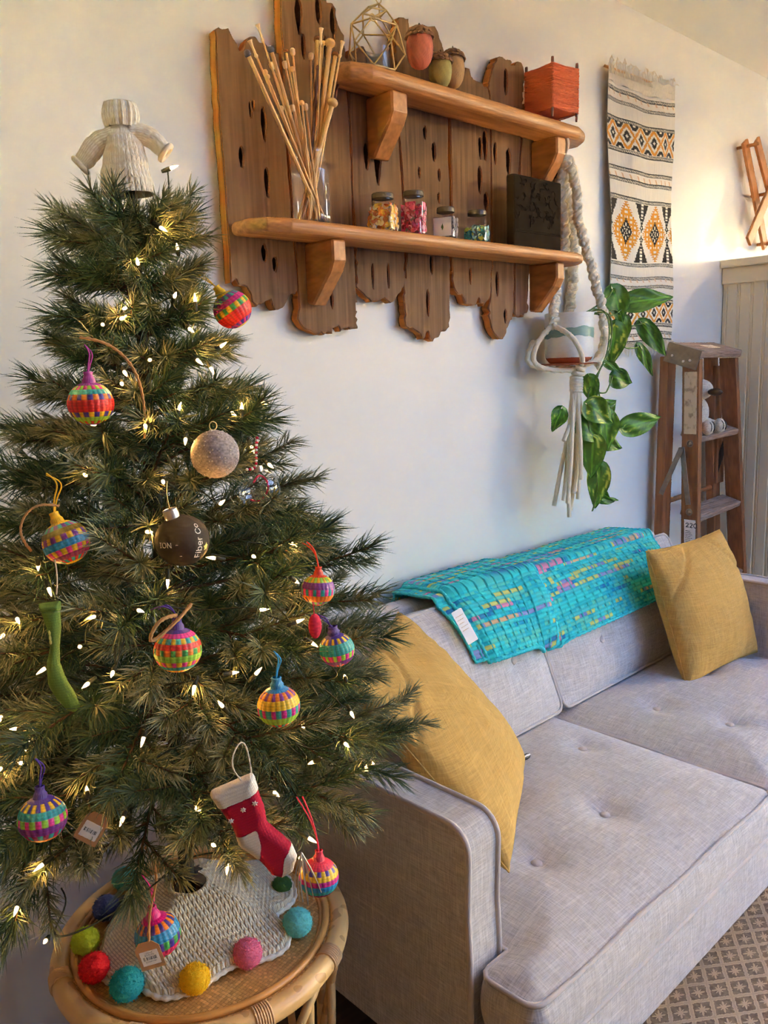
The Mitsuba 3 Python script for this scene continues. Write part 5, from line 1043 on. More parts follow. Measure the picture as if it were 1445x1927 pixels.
m = prism(Polygon([(-0.018, -0.048), (0.018, -0.048), (0.018, 0.048), (-0.018, 0.048)]).buffer(-0.003).buffer(0.003), 0.001); m.apply_transform(frame(o+ez*0.014, ex, ey, ez)); tagk = part(bl, 'paper_tag', m, 'm_white', 'white paper tag', smooth=False)
for i in range(5): mm = box(-0.013, 0.013-0.004*(i % 3), 0.030-i*0.010, 0.0312-i*0.010, 0.001, 0.0012); mm.apply_transform(frame(o+ez*0.014, ex, ey, ez)); part(tagk, 'text_line', mm, 'm_jute', smooth=False)
# ---------------------------------------------------------------- rattan side table
TZ = 0.50; TC = np.array([0.622, -0.530])
ta = thing('rattan_side_table', 'round rattan and cane side table beside the sofa arm carrying the Christmas tree', 'table')
def circ(r, z, n=120, c=TC): a = np.arange(n)*2*PI/n; return np.column_stack([c[0]+r*np.cos(a), c[1]+r*np.sin(a), np.full(n, z)])
part(ta, 'rim', tube(circ(0.236, TZ-0.010), 0.0175, 16, closed=True), 'm_rattan', smooth=True)
part(ta, 'inner_ring', tube(circ(0.2135, TZ+0.004), 0.0062, 10, closed=True), 'm_rattan_dark', smooth=True)
part(ta, 'inner_ring', tube(circ(0.206, TZ-0.001), 0.005, 8, closed=True), 'm_rattan_dark', smooth=True)
part(ta, 'cane_top', lathe([(0, TZ-0.008), (0.222, TZ-0.008), (0.222, TZ), (0.21, TZ), (0, TZ)], 72, (*TC, 0)), 'm_cane', 'woven cane top', smooth=25)
part(ta, 'lower_ring', tube(circ(0.200, 0.10), 0.010, 10, closed=True), 'm_rattan', smooth=True)
for k, deg in enumerate((-8, -62, -100, -146, 165, 100, 45)):
    a0 = math.radians(deg); n = 7
    ms = []
    for i in range(n):
        a = a0+(i-(n-1)/2)*0.0165; cx, cy = TC[0]+0.236*math.cos(a), TC[1]+0.236*math.sin(a); u = np.array([math.cos(a), math.sin(a), 0])
        g = np.linspace(0, 2*PI, 22, endpoint=False); ms.append(tube(np.array([cx, cy, TZ-0.010])+np.outer(np.cos(g)*0.0182, u)+np.outer(np.sin(g)*0.0182, [0, 0, 1]), 0.0021, 5, closed=True))
    part(ta, 'binding', cat(*ms), 'm_binding', 'pale cane wrapping', smooth=True)
for k in range(6):
    a0 = math.radians(-62+60*k)
    for s in (-1, 1):
        a1 = a0+s*math.radians(46)
        def pp(a, r, z): return (TC[0]+r*math.cos(a), TC[1]+r*math.sin(a), z)
        part(ta, 'curved_strut', tube(spline([pp(a0+s*0.02, 0.226, TZ-0.030), pp(a0+s*0.20, 0.228, TZ-0.050), pp(a0+s*0.42, 0.222, TZ-0.110), pp(a1-s*0.10, 0.212, TZ-0.25), pp(a1, 0.205, 0.16), pp(a1+s*0.02, 0.206, 0.002)], 40), 0.0078, 10), 'm_rattan', smooth=True)
for deg in (-14, 46, 106, 166, -134, -74):
    a = math.radians(deg); part(ta, 'leg', tube([pp(a, 0.224, TZ-0.022), pp(a, 0.214, 0.25), pp(a, 0.208, 0.003)], 0.0095, 12), 'm_rattan', smooth=True)

# ---------------------------------------------------------------- Christmas tree
AX = np.array([0.615, -0.497])
RZ = np.array([[.45, .40], [.62, .40], [.75, .42], [.9, .385], [1.0, .35], [1.1, .32], [1.2, .265], [1.3, .215], [1.4, .160], [1.5, .110], [1.6, .085], [1.7, .075], [1.8, .05]])
def Rtree(z): return np.interp(z, RZ[:, 0], RZ[:, 1])
tree = thing('christmas_tree', 'small artificial pine Christmas tree with lights standing on the rattan side table', 'tree')
tk = part(tree, 'trunk', tube([(AX[0], AX[1], TZ+0.02), (AX[0], AX[1], 1.3), (AX[0]+0.002, AX[1], 1.80)], [0.013, 0.011, 0.006], 12), 'm_trunk', smooth=True)
for deg in (-58, 32, 122, 212):
    a = math.radians(deg); d = np.array([math.cos(a), math.sin(a), 0]); c3 = np.array([AX[0], AX[1], 0])
    pts = [c3+d*0.012+[0, 0, TZ+0.085], c3+d*0.10+[0, 0, TZ+0.045], c3+d*0.150+[0, 0, TZ+0.010]]
    part(tree, 'stand_leg', cat(bar(pts[0], pts[1], 0.020, 0.006, 0.001, up=(0, 0, 1)), bar(pts[1], pts[2], 0.020, 0.006, 0.001), bar(pts[2], pts[2]+d*0.030+[0, 0, -0.0055], 0.022, 0.005, 0.001)), 'm_black', 'black plastic stand leg')
BALLS = {k: np.array(v[:3]) for k, v in ORN.items()}
CLEAR = [(np.array(v[:3]), (v[3] if v[3] > 0.01 else 0.03)*1.12) for k, v in ORN.items() if k not in ('sweater', 'candy', 'drop', 'tag8', 'clear')]
BUL = np.array(BULBS)
def keepers(tips, bases):
    keep = np.ones(len(tips), bool)
    for c, r in CLEAR:
        u = unit(np.array([c[0]-AX[0], c[1]-AX[1], 0.0]))
        for q in (tips, (tips+bases)/2):
            w = q-c; along_ = np.clip(w@u, -0.2*r, 0.16); keep &= np.linalg.norm(w-along_[:, None]*u, axis=1) > r*0.96
    for c in BUL:
        u = unit(np.array([c[0]-AX[0], c[1]-AX[1], 0.0]))
        for q in (tips, (tips+bases)/2):
            w = q-c; along_ = np.clip(w@u, 0, 0.08); keep &= np.linalg.norm(w-along_[:, None]*u, axis=1) > 0.0075
    keep &= ~((tips[:, 2] > 1.735) & (np.hypot(tips[:, 0]-AX[0], tips[:, 1]-AX[1]) < 0.055))
    keep &= (tips[:, 1] < -0.006) & (bases[:, 1] < -0.006)
    keep &= ~((tips[:, 0] > 0.948) & (tips[:, 2] < 0.675))
    keep &= tips[:, 2] > 0.535
    return keep
nr_ = np.random.default_rng(77)
NG = [lin(32, 52, 38), lin(44, 66, 44), lin(26, 48, 40), lin(60, 72, 46)]
FR = [lin(126, 128, 96), lin(148, 150, 122), lin(110, 118, 90), lin(94, 104, 78)]
def needles(p0, p1, n, ln, frosted):
    """needles around a twig from p0 to p1 -> (bases, mids, tips, colours)"""
    ax = unit(p1-p0); a = unit(np.cross(ax, [0.31, 0.17, 0.93])); b = np.cross(ax, a)
    t = nr_.random(n)**0.85; phi = nr_.random(n)*2*PI
    base = p0+np.outer(t, p1-p0)
    rad_ = np.cos(phi)[:, None]*a+np.sin(phi)[:, None]*b
    sp = np.radians(nr_.uniform(28, 62, n))*(1-0.45*(t > 0.9))
    d = np.cos(sp)[:, None]*ax+np.sin(sp)[:, None]*rad_
    L_ = ln*nr_.uniform(0.7, 1.15, n)
    d2 = d+0.22*ax+nr_.normal(0, 0.10, (n, 3)); d2 /= np.linalg.norm(d2, axis=1, keepdims=True)
    mid = base+d*(L_*0.5)[:, None]; tip = mid+d2*(L_*0.5)[:, None]; tip[:, 2] -= 0.06*L_
    ca = np.array(NG)[nr_.integers(0, 4, n)]; cb = np.array(FR)[nr_.integers(0, 4, n)] if frosted else ca*1.5
    return base, mid, tip, ca, cb
def needle_mesh(B, M_, Tp, ca, cb, r):
    d = Tp-B; a = np.cross(d, [0.2, 0.3, 0.9]); a /= np.linalg.norm(a, axis=1, keepdims=True)+1e-9; b = np.cross(d, a); b /= np.linalg.norm(b, axis=1, keepdims=True)+1e-9
    n = len(B); vs, cs = [], []
    for P, k, c in ((B, 0.8, ca), (M_, 1.0, ca*0.5+cb*0.5)):
        for g in (0, 2*PI/3, 4*PI/3): vs.append(P+r*k*(math.cos(g)*a+math.sin(g)*b)); cs.append(c)
    vs.append(Tp); cs.append(cb)
    v = np.stack(vs, 1).reshape(-1, 3); c = np.stack(cs, 1).reshape(-1, 3)
    f0 = [(0, 1, 4), (0, 4, 3), (1, 2, 5), (1, 5, 4), (2, 0, 3), (2, 3, 5), (3, 4, 6), (4, 5, 6), (5, 3, 6)]
    f = (np.array(f0)[None]+7*np.arange(n)[:, None, None]).reshape(-1, 3)
    return tm(v, f), c
def branch(z0, az, length, el, ntw, tw, tipz_drop, dens=1.0):
    d = np.array([math.cos(az)*math.cos(el), math.sin(az)*math.cos(el), math.sin(el)])
    o = np.array([AX[0], AX[1], z0]); s = np.array([-math.sin(az), math.cos(az), 0])
    def at(t): return o+d*length*t+np.array([0, 0, -tipz_drop*t*t])
    stem = [tube([at(t) for t in np.linspace(0.03, 1, 8)], np.linspace(0.0032, 0.0018, 8), 6)]
    B, M_, Tp, CA, CB = [], [], [], [], []
    twigs = [(at(0.86), at(1.0)+unit(at(1)-at(0.9))*tw*0.55)]
    n_in = max(1, int(length/0.075))
    twigs += [(at(a), at(b)) for a, b in zip(np.linspace(0.12, 0.86, n_in+1)[:-1], np.linspace(0.12, 0.86, n_in+1)[1:])]
    for j in range(ntw):
        t = 0.34+0.58*(j+0.5)/ntw; side = 1 if j % 2 else -1
        ax = unit(at(min(t+0.05, 1))-at(t-0.05)); q = unit(ax*0.85+s*side*nr_.uniform(0.45, 0.85)+np.array([0, 0, nr_.uniform(-0.15, 0.42)]))
        l = tw*nr_.uniform(0.75, 1.2); p0 = at(t); p1 = p0+q*l
        stem.append(tube([p0, p1], [0.0018, 0.0012], 5)); twigs.append((p0+q*l*0.12, p1))
    for i, (a, b) in enumerate(twigs):
        inner = 0 < i <= n_in
        l = np.linalg.norm(b-a); n = int((1300 if not inner else 700)*l*dens)
        fz = (nr_.random() < 0.60) and not inner
        out = needles(a, b, n, 0.050 if not fz else 0.036, fz)
        for lst, x in zip((B, M_, Tp, CA, CB), out): lst.append(x)
    B, M_, Tp, CA, CB = (np.vstack(x) for x in (B, M_, Tp, CA, CB))
    k = keepers(Tp, B)
    m, c = needle_mesh(B[k], M_[k], Tp[k], CA[k], CB[k], 0.00080)
    bk = part(tree, 'branch', cat(*stem), 'm_bark', smooth=True)
    part(bk, 'needles', m, 'm_needle', smooth=False, kind='stuff', color=c)
levels = np.r_[np.arange(0.83, 1.66, 0.058)]
for i, z in enumerate(levels):
    f = (z-0.80)/0.90; R = Rtree(z)
    n = int(round(10-5.2*f)); off = i*2.39996
    for j in range(n):
        az = off+2*PI*j/n+nr_.normal(0, 0.10)
        Lb = (R-0.035)*nr_.uniform(0.86, 1.05)
        el = math.radians(6+30*f+nr_.normal(0, 5))
        # stay clear of the wall behind
        my = AX[1]+Lb*math.sin(az)+0.05
        if my > -0.02: Lb *= max(0.5, (-0.02-AX[1]-0.05)/(Lb*math.sin(az)))
        drop = 0.030*(1-f)+0.010
        z0 = z-Lb*math.sin(el)*0.92+drop
        branch(z0, az, Lb/math.cos(el), el, int(round(6-2.4*f)), 0.115-0.035*f, drop, 1.0)
for k, (az, el) in enumerate(((math.radians(38), 0.72), (math.radians(150), 0.55), (math.radians(-95), 0.50), (math.radians(-20), 0.80), (math.radians(215), 0.60), (math.radians(90), 0.7))):
    branch(1.635, az, 0.105, el, 2, 0.055, 0.0, 1.15)
branch(1.64, math.radians(-60), 0.075, 0.3, 2, 0.06, 0.01, 1.1); branch(1.61, math.radians(-120), 0.08, 0.2, 2, 0.06, 0.01, 1.1)

for az, z0, ln, drop in ((199, 0.885, 0.345, 0.085), (206, 0.865, 0.355, 0.095), (231, 0.86, 0.30, 0.055), (256, 0.86, 0.27, 0.06), (288, 0.865, 0.30, 0.075), (308, 0.87, 0.32, 0.06), (188, 0.93, 0.34, 0.07), (170, 0.90, 0.36, 0.09)):
    branch(z0, math.radians(az), ln, 0.0, 6, 0.105, drop, 1.0)

# ---------------------------------------------------------------- string of lights
sl = thing('string_lights', 'string of small warm white fairy lights wound through the Christmas tree', 'string lights')
bulb_prof = lathe([(0.0016, 0), (0.0023, 0.002), (0.0024, 0.0045), (0.0019, 0.008), (0.0010, 0.0115), (0.0003, 0.014), (0, 0.0142)], 10)
socket = lathe([(0, -0.013), (0.0026, -0.013), (0.0034, -0.006), (0.0034, 0.001), (0, 0.001)], 10)
br_ = np.random.default_rng(41)
GLOW = {'type': 'area', 'radiance': {'type': 'rgb', 'value': [GLOW_R, GLOW_G, GLOW_B]}}
sock_ply = None
for i, p in enumerate(BUL):
    u = unit(np.array([p[0]-AX[0], p[1]-AX[1], 0])); d = unit(u*br_.uniform(0.3, 1.0)+br_.normal(0, 0.55, 3)); x = unit(np.cross(d, [0.2, 0.4, 0.9])); M = frame(p, x, np.cross(d, x), d)
    b = bulb_prof.copy(); b.apply_transform(M); s = socket.copy(); s.apply_transform(M)
    bk = part(sl, 'bulb', b, 'm_white', smooth=False, emitter=GLOW)
    part(bk, 'socket', s, 'm_wire', smooth=True)
order = sorted(range(len(BUL)), key=lambda i: (round((1.8-BUL[i][2])/0.085), (math.atan2(BUL[i][1]-AX[1], BUL[i][0]-AX[0]))*(1 if int(round((1.8-BUL[i][2])/0.085)) % 2 else -1)))
wp = []
for a, b in zip(order[:-1], order[1:]):
    pa, pb = BUL[a], BUL[b]
    def inw(p, k): return np.array([AX[0]+(p[0]-AX[0])*k, AX[1]+(p[1]-AX[1])*k, p[2]])
    wp += [inw(pa, 0.95), inw(pa*0.67+pb*0.33, 0.86)+br_.normal(0, 0.006, 3), inw(pa*0.33+pb*0.67, 0.86)+br_.normal(0, 0.006, 3)]
part(sl, 'wire', tube(spline(wp, 2600), 0.0012, 5), 'm_wire', smooth=True)

# ---------------------------------------------------------------- woven straw baubles
Y, PK, MG, TE, NV, RD, OR, GR, LM, PU, BL_, MA, OL = (232, 186, 40), (232, 62, 140), (196, 40, 126), (38, 150, 146), (54, 38, 128), (216, 44, 40), (238, 132, 44), (58, 146, 72), (156, 204, 66), (112, 46, 132), (24, 126, 184), (146, 34, 84), (96, 84, 26)
def bauble(key, neck, bands, bottom, label, axis=(0, 0, 1), spin=0.0, loop=None, squash=0.96, neckr=0.22, group=True):
    c = BALLS[key]; r = ORN[key][3]
    k = thing('straw_bauble', label, 'ornament', 'woven straw baubles on the Christmas tree')
    nphi, ribs = 120, 24
    # profile: neck, shoulder, ball; t runs from the neck's foot (0) to the bottom (1)
    prof, col_t = [], []
    for z, q in ((0.55, neckr*0.72), (0.53, neckr*0.95), (0.42, neckr*0.85), (0.30, neckr*0.95), (0.20, neckr*1.25)): prof.append((q*r, (0.92+z)*r*squash)); col_t.append(-1)
    ths = np.linspace(0.30, PI-0.02, 76)
    for th in ths: prof.append((r*math.sin(th), r*math.cos(th)*squash)); col_t.append((th-0.30)/(PI-0.32))
    prof = np.array(prof); col_t = np.array(col_t); phi = np.arange(nphi)*2*PI/nphi
    nb = len(bands); C = np.zeros((len(prof), nphi, 3)); t0, t1 = 0.10, 0.86
    cell = (np.floor(phi/(2*PI)*ribs).astype(int)) % 2
    rowr = np.zeros(len(prof))
    for i, t in enumerate(col_t):
        if t < t0: C[i] = lin(*neck)
        elif t >= t1: C[i] = lin(*bottom)
        else:
            b = bands[min(int((t-t0)/(t1-t0)*nb), nb-1)]
            if isinstance(b[0], tuple): C[i] = np.where(cell[:, None] == 0, lin(*b[0]), lin(*b[1]))
            else: C[i] = lin(*b)
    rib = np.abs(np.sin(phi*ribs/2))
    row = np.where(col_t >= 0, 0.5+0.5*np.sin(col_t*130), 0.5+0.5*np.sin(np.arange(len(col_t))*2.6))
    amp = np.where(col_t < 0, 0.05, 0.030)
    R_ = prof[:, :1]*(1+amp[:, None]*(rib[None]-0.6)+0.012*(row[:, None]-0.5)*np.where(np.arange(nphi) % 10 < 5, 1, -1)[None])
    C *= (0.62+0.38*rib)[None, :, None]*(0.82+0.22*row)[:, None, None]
    P = np.stack([R_*np.cos(phi), R_*np.sin(phi), np.repeat(prof[:, 1:], nphi, 1)], -1)
    P = np.concatenate([P, P[:, :1]], 1); C = np.concatenate([C, C[:, :1]], 1)
    d = unit(axis); x = unit(np.cross([0.1, 1, 0.2], d)); M = frame(c, x, np.cross(d, x), d) @ trimesh.transformations.rotation_matrix(spin, [0, 0, 1])
    m = gridmesh(P); m.faces = m.faces[:, ::-1]; m.apply_transform(M)
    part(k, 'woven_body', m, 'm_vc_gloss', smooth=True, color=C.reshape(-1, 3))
    top = c+d*r*1.42
    lp_ = [(a_*0.6, b_*0.6, c_*0.6) for a_, b_, c_ in (loop or [(0.004, 0, 0.02), (0.006, -0.004, 0.04), (-0.002, 0, 0.06)])]
    g = [tube(spline([top-d*0.004]+[top+np.array(q) for q in lp_], 14), 0.0011, 5), tube(spline([top-d*0.004+0.002]+[top+np.array(q)*[1.5, 1.5, 0.95]+[0.002, 0.001, 0] for q in lp_], 14), 0.0010, 5)]
    mk_ = 'm_straw_'+''.join(f'{v:02x}' for v in neck)
    if mk_ not in scene: mat(mk_, rgb(*neck), 0.6)
    part(k, 'hanging_loop', cat(*g), mk_, smooth=True)
    return k, c, r
bauble('O1', Y, [(TE, PU), MG, (GR, Y), RD, RD, (NV, MG)], Y, 'woven straw bauble with red bands and a yellow neck, topmost right on the tree', (-0.50, 0.25, 0.83), 0.2, [(-0.012, 0.004, 0.012), (-0.03, 0.01, 0.026), (-0.045, 0.02, 0.03)])
bauble('O2', (146, 50, 150), [(LM, PK), TE, (NV, OR), RD, RD, (Y, NV), LM, (RD, LM)], PU, 'woven straw bauble with a purple neck and a broad red middle band', (0, 0, 1), 0.1)
bauble('O3', Y, [(PU, TE), OL, (Y, PU), BL_, (Y, PK), MA, (RD, TE)], Y, 'woven straw bauble with a yellow neck and yellow bottom below a blue band', (-0.18, 0.30, 0.92), 0.0, [(0.006, 0, 0.03), (0.014, 0, 0.06), (-0.006, 0, 0.085)])
bauble('O4', NV, [PK, (Y, TE), RD, (GR, OR), LM, (PK, Y), TE, (OR, Y)], NV, 'woven straw bauble with an indigo neck and pink top in the middle of the tree', (0.08, 0.05, 1), 0.3, [(-0.006, 0, 0.014), (-0.02, 0, 0.03), (-0.03, 0.02, 0.02)])
bauble('O5', BL_, [(PU, OR), Y, (MG, TE), LM, (TE, RD)], BL_, 'woven straw bauble with a bright blue neck and yellow band', (0.0, 0.05, 1), 0.15, neckr=0.26)
bauble('O6', (222, 60, 36), [(LM, Y), PU, (TE, PK), OR, (GR, PU)], RD, 'woven straw bauble with an orange-red neck at the right edge of the tree', (0.12, 0.05, 1), 0.1, [(-0.004, 0, 0.02), (-0.012, 0, 0.045), (-0.016, 0.02, 0.06)])
bauble('O7', NV, [(Y, NV), TE, TE, (LM, PK), PU, (RD, PU)], RD, 'woven straw bauble with a navy neck and teal band beside the sofa back', (-0.1, 0.1, 1), 0.2, [(-0.010, 0.0, 0.010), (-0.02, 0, 0.025), (-0.03, 0.02, 0.03)], neckr=0.30)
k8, c8, r8 = bauble('O8', NV, [(NV, Y), TE, (PK, LM), PU, (TE, MA), OR], NV, 'woven straw bauble with an indigo neck and teal band, lower left of the tree', (0.05, 0.1, 1), 0.0)
k9, c9, r9 = bauble('O9', (226, 30, 142), [(OR, NV), BL_, (NV, GR), (206, 44, 90), (OR, TE)], TE, 'woven straw bauble with hot pink neck and price tag over the white skirt', (-0.06, 0.12, 1), 0.2, [(0.004, 0.0, 0.02), (0.0, 0.01, 0.055), (-0.012, 0.02, 0.085)])
bauble('O10', (222, 44, 74), [(222, 44, 74), (Y, NV), Y, MG, BL_, TE, MA, Y], (170, 90, 50), 'woven straw bauble with a red top over thin coloured stripes, lower right of the tree', (0.1, 0.05, 1), 0.1, [(-0.004, 0, 0.03), (-0.008, 0.01, 0.075), (-0.014, 0.03, 0.12)])
# kraft price tags and twine on the baubles
def price_tag(parent, o, ex, ey, s, txt):
    ex, ey = unit(ex), np.asarray(ey, float); ey = unit(ey-ex*(ey@ex)); ez = np.cross(ex, ey); M = frame(o, ex, ey, ez)
    m = prism(Polygon([(-0.5*s, -0.62*s), (0.5*s, -0.62*s), (0.5*s, 0.42*s), (0.27*s, 0.70*s), (-0.27*s, 0.70*s), (-0.5*s, 0.42*s)]).buffer(-0.05*s).buffer(0.05*s), 0.0009); m.apply_transform(M); k = part(parent, 'price_tag', m, 'm_kraft', 'kraft paper price tag', smooth=False)
    m = rbox(-0.37*s, 0.37*s, -0.42*s, 0.27*s, 0.0009, 0.0012, 0.0001); m.apply_transform(M); part(k, 'sticker', m, 'm_white', smooth=False)
    r = np.random.default_rng(3); x = -0.28*s
    while x < 0.27*s:
        w = r.choice([0.012, 0.02, 0.034])*s; b = box(x, x+w, -0.17*s, 0.0*s, 0.0012, 0.0013); b.apply_transform(M); part(k, 'barcode_bar', b, 'm_ink', smooth=False); x += w+r.choice([0.014, 0.024, 0.04])*s
    def tx(t, h, y): part(k, 'print', lettering(t, h*s, np.asarray(o)+ey*y*s+ez*0.0012, ex, ey, 0.0001, center=True), 'm_ink', smooth=False)
    for t, h, y in txt: tx(t, h, y)
ey_ = unit(np.array([0.05, 0.03, 1.0])); viewx = unit(np.array([0.80, -0.60, 0.05]))
price_tag(k9, c9+np.array([-0.026, -0.026, -0.004]), viewx+np.array([0, 0, 0.16]), (-0.06, -0.04, 1), 0.034, [('Ornament', 0.05, 0.19), ('$18.00', 0.085, 0.09), ('12080564', 0.065, -0.24), ])
price_tag(k8, c8+np.array([0.050, -0.020, -0.028]), viewx+np.array([0, 0, -0.75]), (0.45, -0.2, 0.75), 0.030, [])
def twine_on(parent, pts, r=0.0013):
    p = spline(pts, 30); s = np.linspace(0, 60, 30); o = np.column_stack([np.cos(s), np.sin(s), np.sin(s+1)])*0.0008
    part(parent, 'twine', cat(tube(p+o, r, 5), tube(p-o, r, 5)), 'm_jute', 'tan jute twine', smooth=True)
twine_on(k9, [c9+np.array([-0.026, -0.028, 0.020]), c9+np.array([-0.016, -0.018, 0.055]), c9+np.array([0.004, -0.004, 0.095]), c9+np.array([-0.002, 0.01, 0.135])], 0.0016)
twine_on('straw_bauble_001', [BALLS['O2']+np.array(q) for q in ((-0.006, 0.0, 0.088), (0.020, -0.015, 0.080), (0.048, -0.030, 0.050), (0.058, -0.036, 0.010), (0.056, -0.036, -0.050))], 0.0016)
twine_on('straw_bauble_002', [BALLS['O3']+np.array(q) for q in ((-0.004, 0.0, 0.048), (-0.030, 0.01, 0.050), (-0.048, 0.02, 0.022), (-0.038, 0.02, -0.008))], 0.0014)
twine_on('straw_bauble_003', [BALLS['O4']+np.array(q) for q in ((0.0, -0.004, 0.046), (-0.028, -0.004, 0.040), (-0.036, -0.002, 0.022), (-0.018, -0.006, 0.030), (0.020, -0.006, 0.056))], 0.0022)

# ---------------------------------------------------------------- other ornaments
c = BALLS['grey']; r = 0.034
gb = thing('felt_bauble', 'grey knitted bauble sprinkled with tiny silver beads on the right of the tree', 'ornament')
m = trimesh.creation.icosphere(5, radius=r); v = m.vertices; m.vertices = v*(1+0.02*(meshkit.noise(v*900)-0.5))[:, None]+c
part(gb, 'knitted_body', m, 'm_grey_knit', smooth=True)
mat('m_grey_knit', proc(lambda p, n, uv: mix(L(104, 98, 100), L(160, 152, 152), noise(p.x*420, p.y*420, p.z*420))), 0.95, sheen=0.4)
bd = np.random.default_rng(8).normal(0, 1, (90, 3)); bd /= np.linalg.norm(bd, axis=1, keepdims=True)
for q in bd[bd @ np.array([-0.6, -0.75, 0.2]) > -0.2][:60]: part(gb, 'bead', ball(c+q*r*1.01, 0.0011, 1), 'm_gold_cap', smooth=True)
part(gb, 'hook', tube(c+np.array([0, 0, r+0.006])+0.006*np.column_stack([np.cos(np.linspace(0, 2*PI, 20)), 0*np.linspace(0, 1, 20), np.sin(np.linspace(0, 2*PI, 20))]), 0.0009, 5), 'm_brass', smooth=True)
c = BALLS['black']; r = 0.036
bb = thing('chalkboard_bauble', 'matte black round bauble with white handwriting and a silver cap', 'ornament')
part(bb, 'body', ell(c, (r, r, r*0.96), 4), 'm_chalkboard', smooth=True)
capM = frame(c+np.array([-0.010, 0.004, r*0.93]), unit([1, 0, 0.25]), np.cross(unit([-0.24, 0.1, 0.96]), unit([1, 0, 0.25])), unit([-0.24, 0.1, 0.96]))
m = lathe([(0.0100, -0.003), (0.0105, 0.004), (0.0098, 0.0095), (0.0100, 0.0105), (0.0090, 0.0100), (0.0085, 0.003)], 28); m.apply_transform(capM); part(bb, 'cap', m, 'm_gold_cap', 'silver cap', smooth=40)
part(bb, 'hook', tube(spline([c+np.array([-0.012, 0.004, r+0.004]), c+np.array([-0.014, 0.006, r+0.030]), c+np.array([-0.010, 0.01, r+0.045])], 10), 0.0008, 5), 'm_brass', smooth=True)
def on_ball(mesh, c, r, az, el, up):
    """wrap flat lettering (x right, y up, z out) onto a ball: centre direction azimuth az, elevation el; up turns it in its plane"""
    v = mesh.vertices; x, y = v[:, 0]*math.cos(up)-v[:, 1]*math.sin(up), v[:, 0]*math.sin(up)+v[:, 1]*math.cos(up)
    a = az+x/r; e = el+y/r; rr = r+v[:, 2]
    mesh.vertices = np.column_stack([c[0]+rr*np.cos(e)*np.cos(a), c[1]+rr*np.cos(e)*np.sin(a), c[2]+rr*np.sin(e)*0.96]); return mesh
AZV = math.atan2(EYE[1]-c[1], EYE[0]-c[0])                # the side that is turned to the room
def ball_text(t, h, da, el, up, bold=False):
    m = meshkit.text_mesh(t, h, 0.0003, bold); m = m.subdivide(); m.apply_translation((-(m.bounds[0][0]+m.bounds[1][0])/2, -h/2, 0.0001)); part(bb, 'handwriting', on_ball(m, c, r, AZV+da, el, up), 'm_chalk', smooth=False)
ball_text('ION -', 0.0075, -0.55, 0.02, 0.05); ball_text('-', 0.0075, -0.10, -0.42, 0.0)
ball_text('Fiber Co', 0.0095, 0.66, 0.10, PI/2-0.10)
for s in range(5): 
    a = s*2*PI/5; m = inflate(Polygon([(0, 0), (0.0022, 0.003), (0, 0.0062), (-0.0022, 0.003)]), 0.0005, 0.0012); m.apply_transform(trimesh.transformations.rotation_matrix(a, [0, 0, 1])); part(bb, 'painted_petal', on_ball(m, c, r, AZV+1.02, -0.22, 0), 'm_petal', smooth=False)
mat('m_petal', rgb(196, 190, 110), 0.8)
c = BALLS['clear']; 
cb_ = thing('clear_bauble', 'clear glass bauble half hidden in the needles on the right of the tree', 'ornament')
part(cb_, 'glass', ball(c, 0.030, 4), 'm_pane', smooth=True)
part(cb_, 'cap', lathe([(0, 0.036), (0.006, 0.036), (0.007, 0.028), (0.0065, 0.027), (0, 0.027)], 20, c), 'm_gold_cap', smooth=40)
part(cb_, 'ribbon', tube(spline([c+np.array([-0.010, 0, 0.012]), c+np.array([0.006, 0.004, 0.020]), c+np.array([0.014, -0.002, 0.006]), c+np.array([0.0, 0.004, -0.016]), c+np.array([-0.016, 0, -0.012])], 24), 0.0016, 6), 'm_red_knit', smooth=True)
mat('m_red_knit', proc(lambda p, n, uv: mix(L(150, 20, 44), L(196, 44, 70), noise(p.x*300, p.y*300, p.z*420))), 0.9, sheen=0.3)
c = BALLS['candy']; cc = thing('beaded_candy_cane', 'small red and white twisted bead candy cane hanging on the right of the tree', 'ornament')
p = spline([c+np.array([0.014, 0, 0.022]), c+np.array([0.010, 0, -0.004]), c+np.array([0.006, 0, -0.020]), c+np.array([-0.004, 0.004, -0.022])], 16)
for i, q in enumerate(p): part(cc, 'bead', ball(q, 0.0023, 1), 'm_red_knit' if i % 2 == 0 else 'm_white', smooth=True)
c = BALLS['drop']; dp = thing('red_felt_drop', 'small dark red felt pendant hanging below the orange-necked bauble', 'ornament')
part(dp, 'body', ell(c+np.array([0, 0, -0.002]), (0.010, 0.008, 0.018), 3), 'm_red_knit', smooth=True); part(dp, 'loop', tube([c+np.array([0, 0, 0.014]), c+np.array([-0.002, 0, 0.034])], 0.0008, 5), 'm_red_knit', smooth=True)
c = BALLS['O10']; po_ = thing('silver_tassel', 'thin silver tinsel tassel beside the red-topped bauble', 'ornament')
tl = [tube(spline([c+np.array([-0.030, -0.006, 0.052]), c+np.array([-0.030+0.012*math.cos(i), -0.010+0.008*math.sin(i*2), 0.02]), c+np.array([-0.028+0.016*math.cos(i), -0.012+0.012*math.sin(i*2), -0.004-0.004*(i % 3)])], 6), 0.0007, 4) for i in range(14)]
part(po_, 'strands', cat(*tl), 'm_gold_cap', smooth=True, kind='stuff')

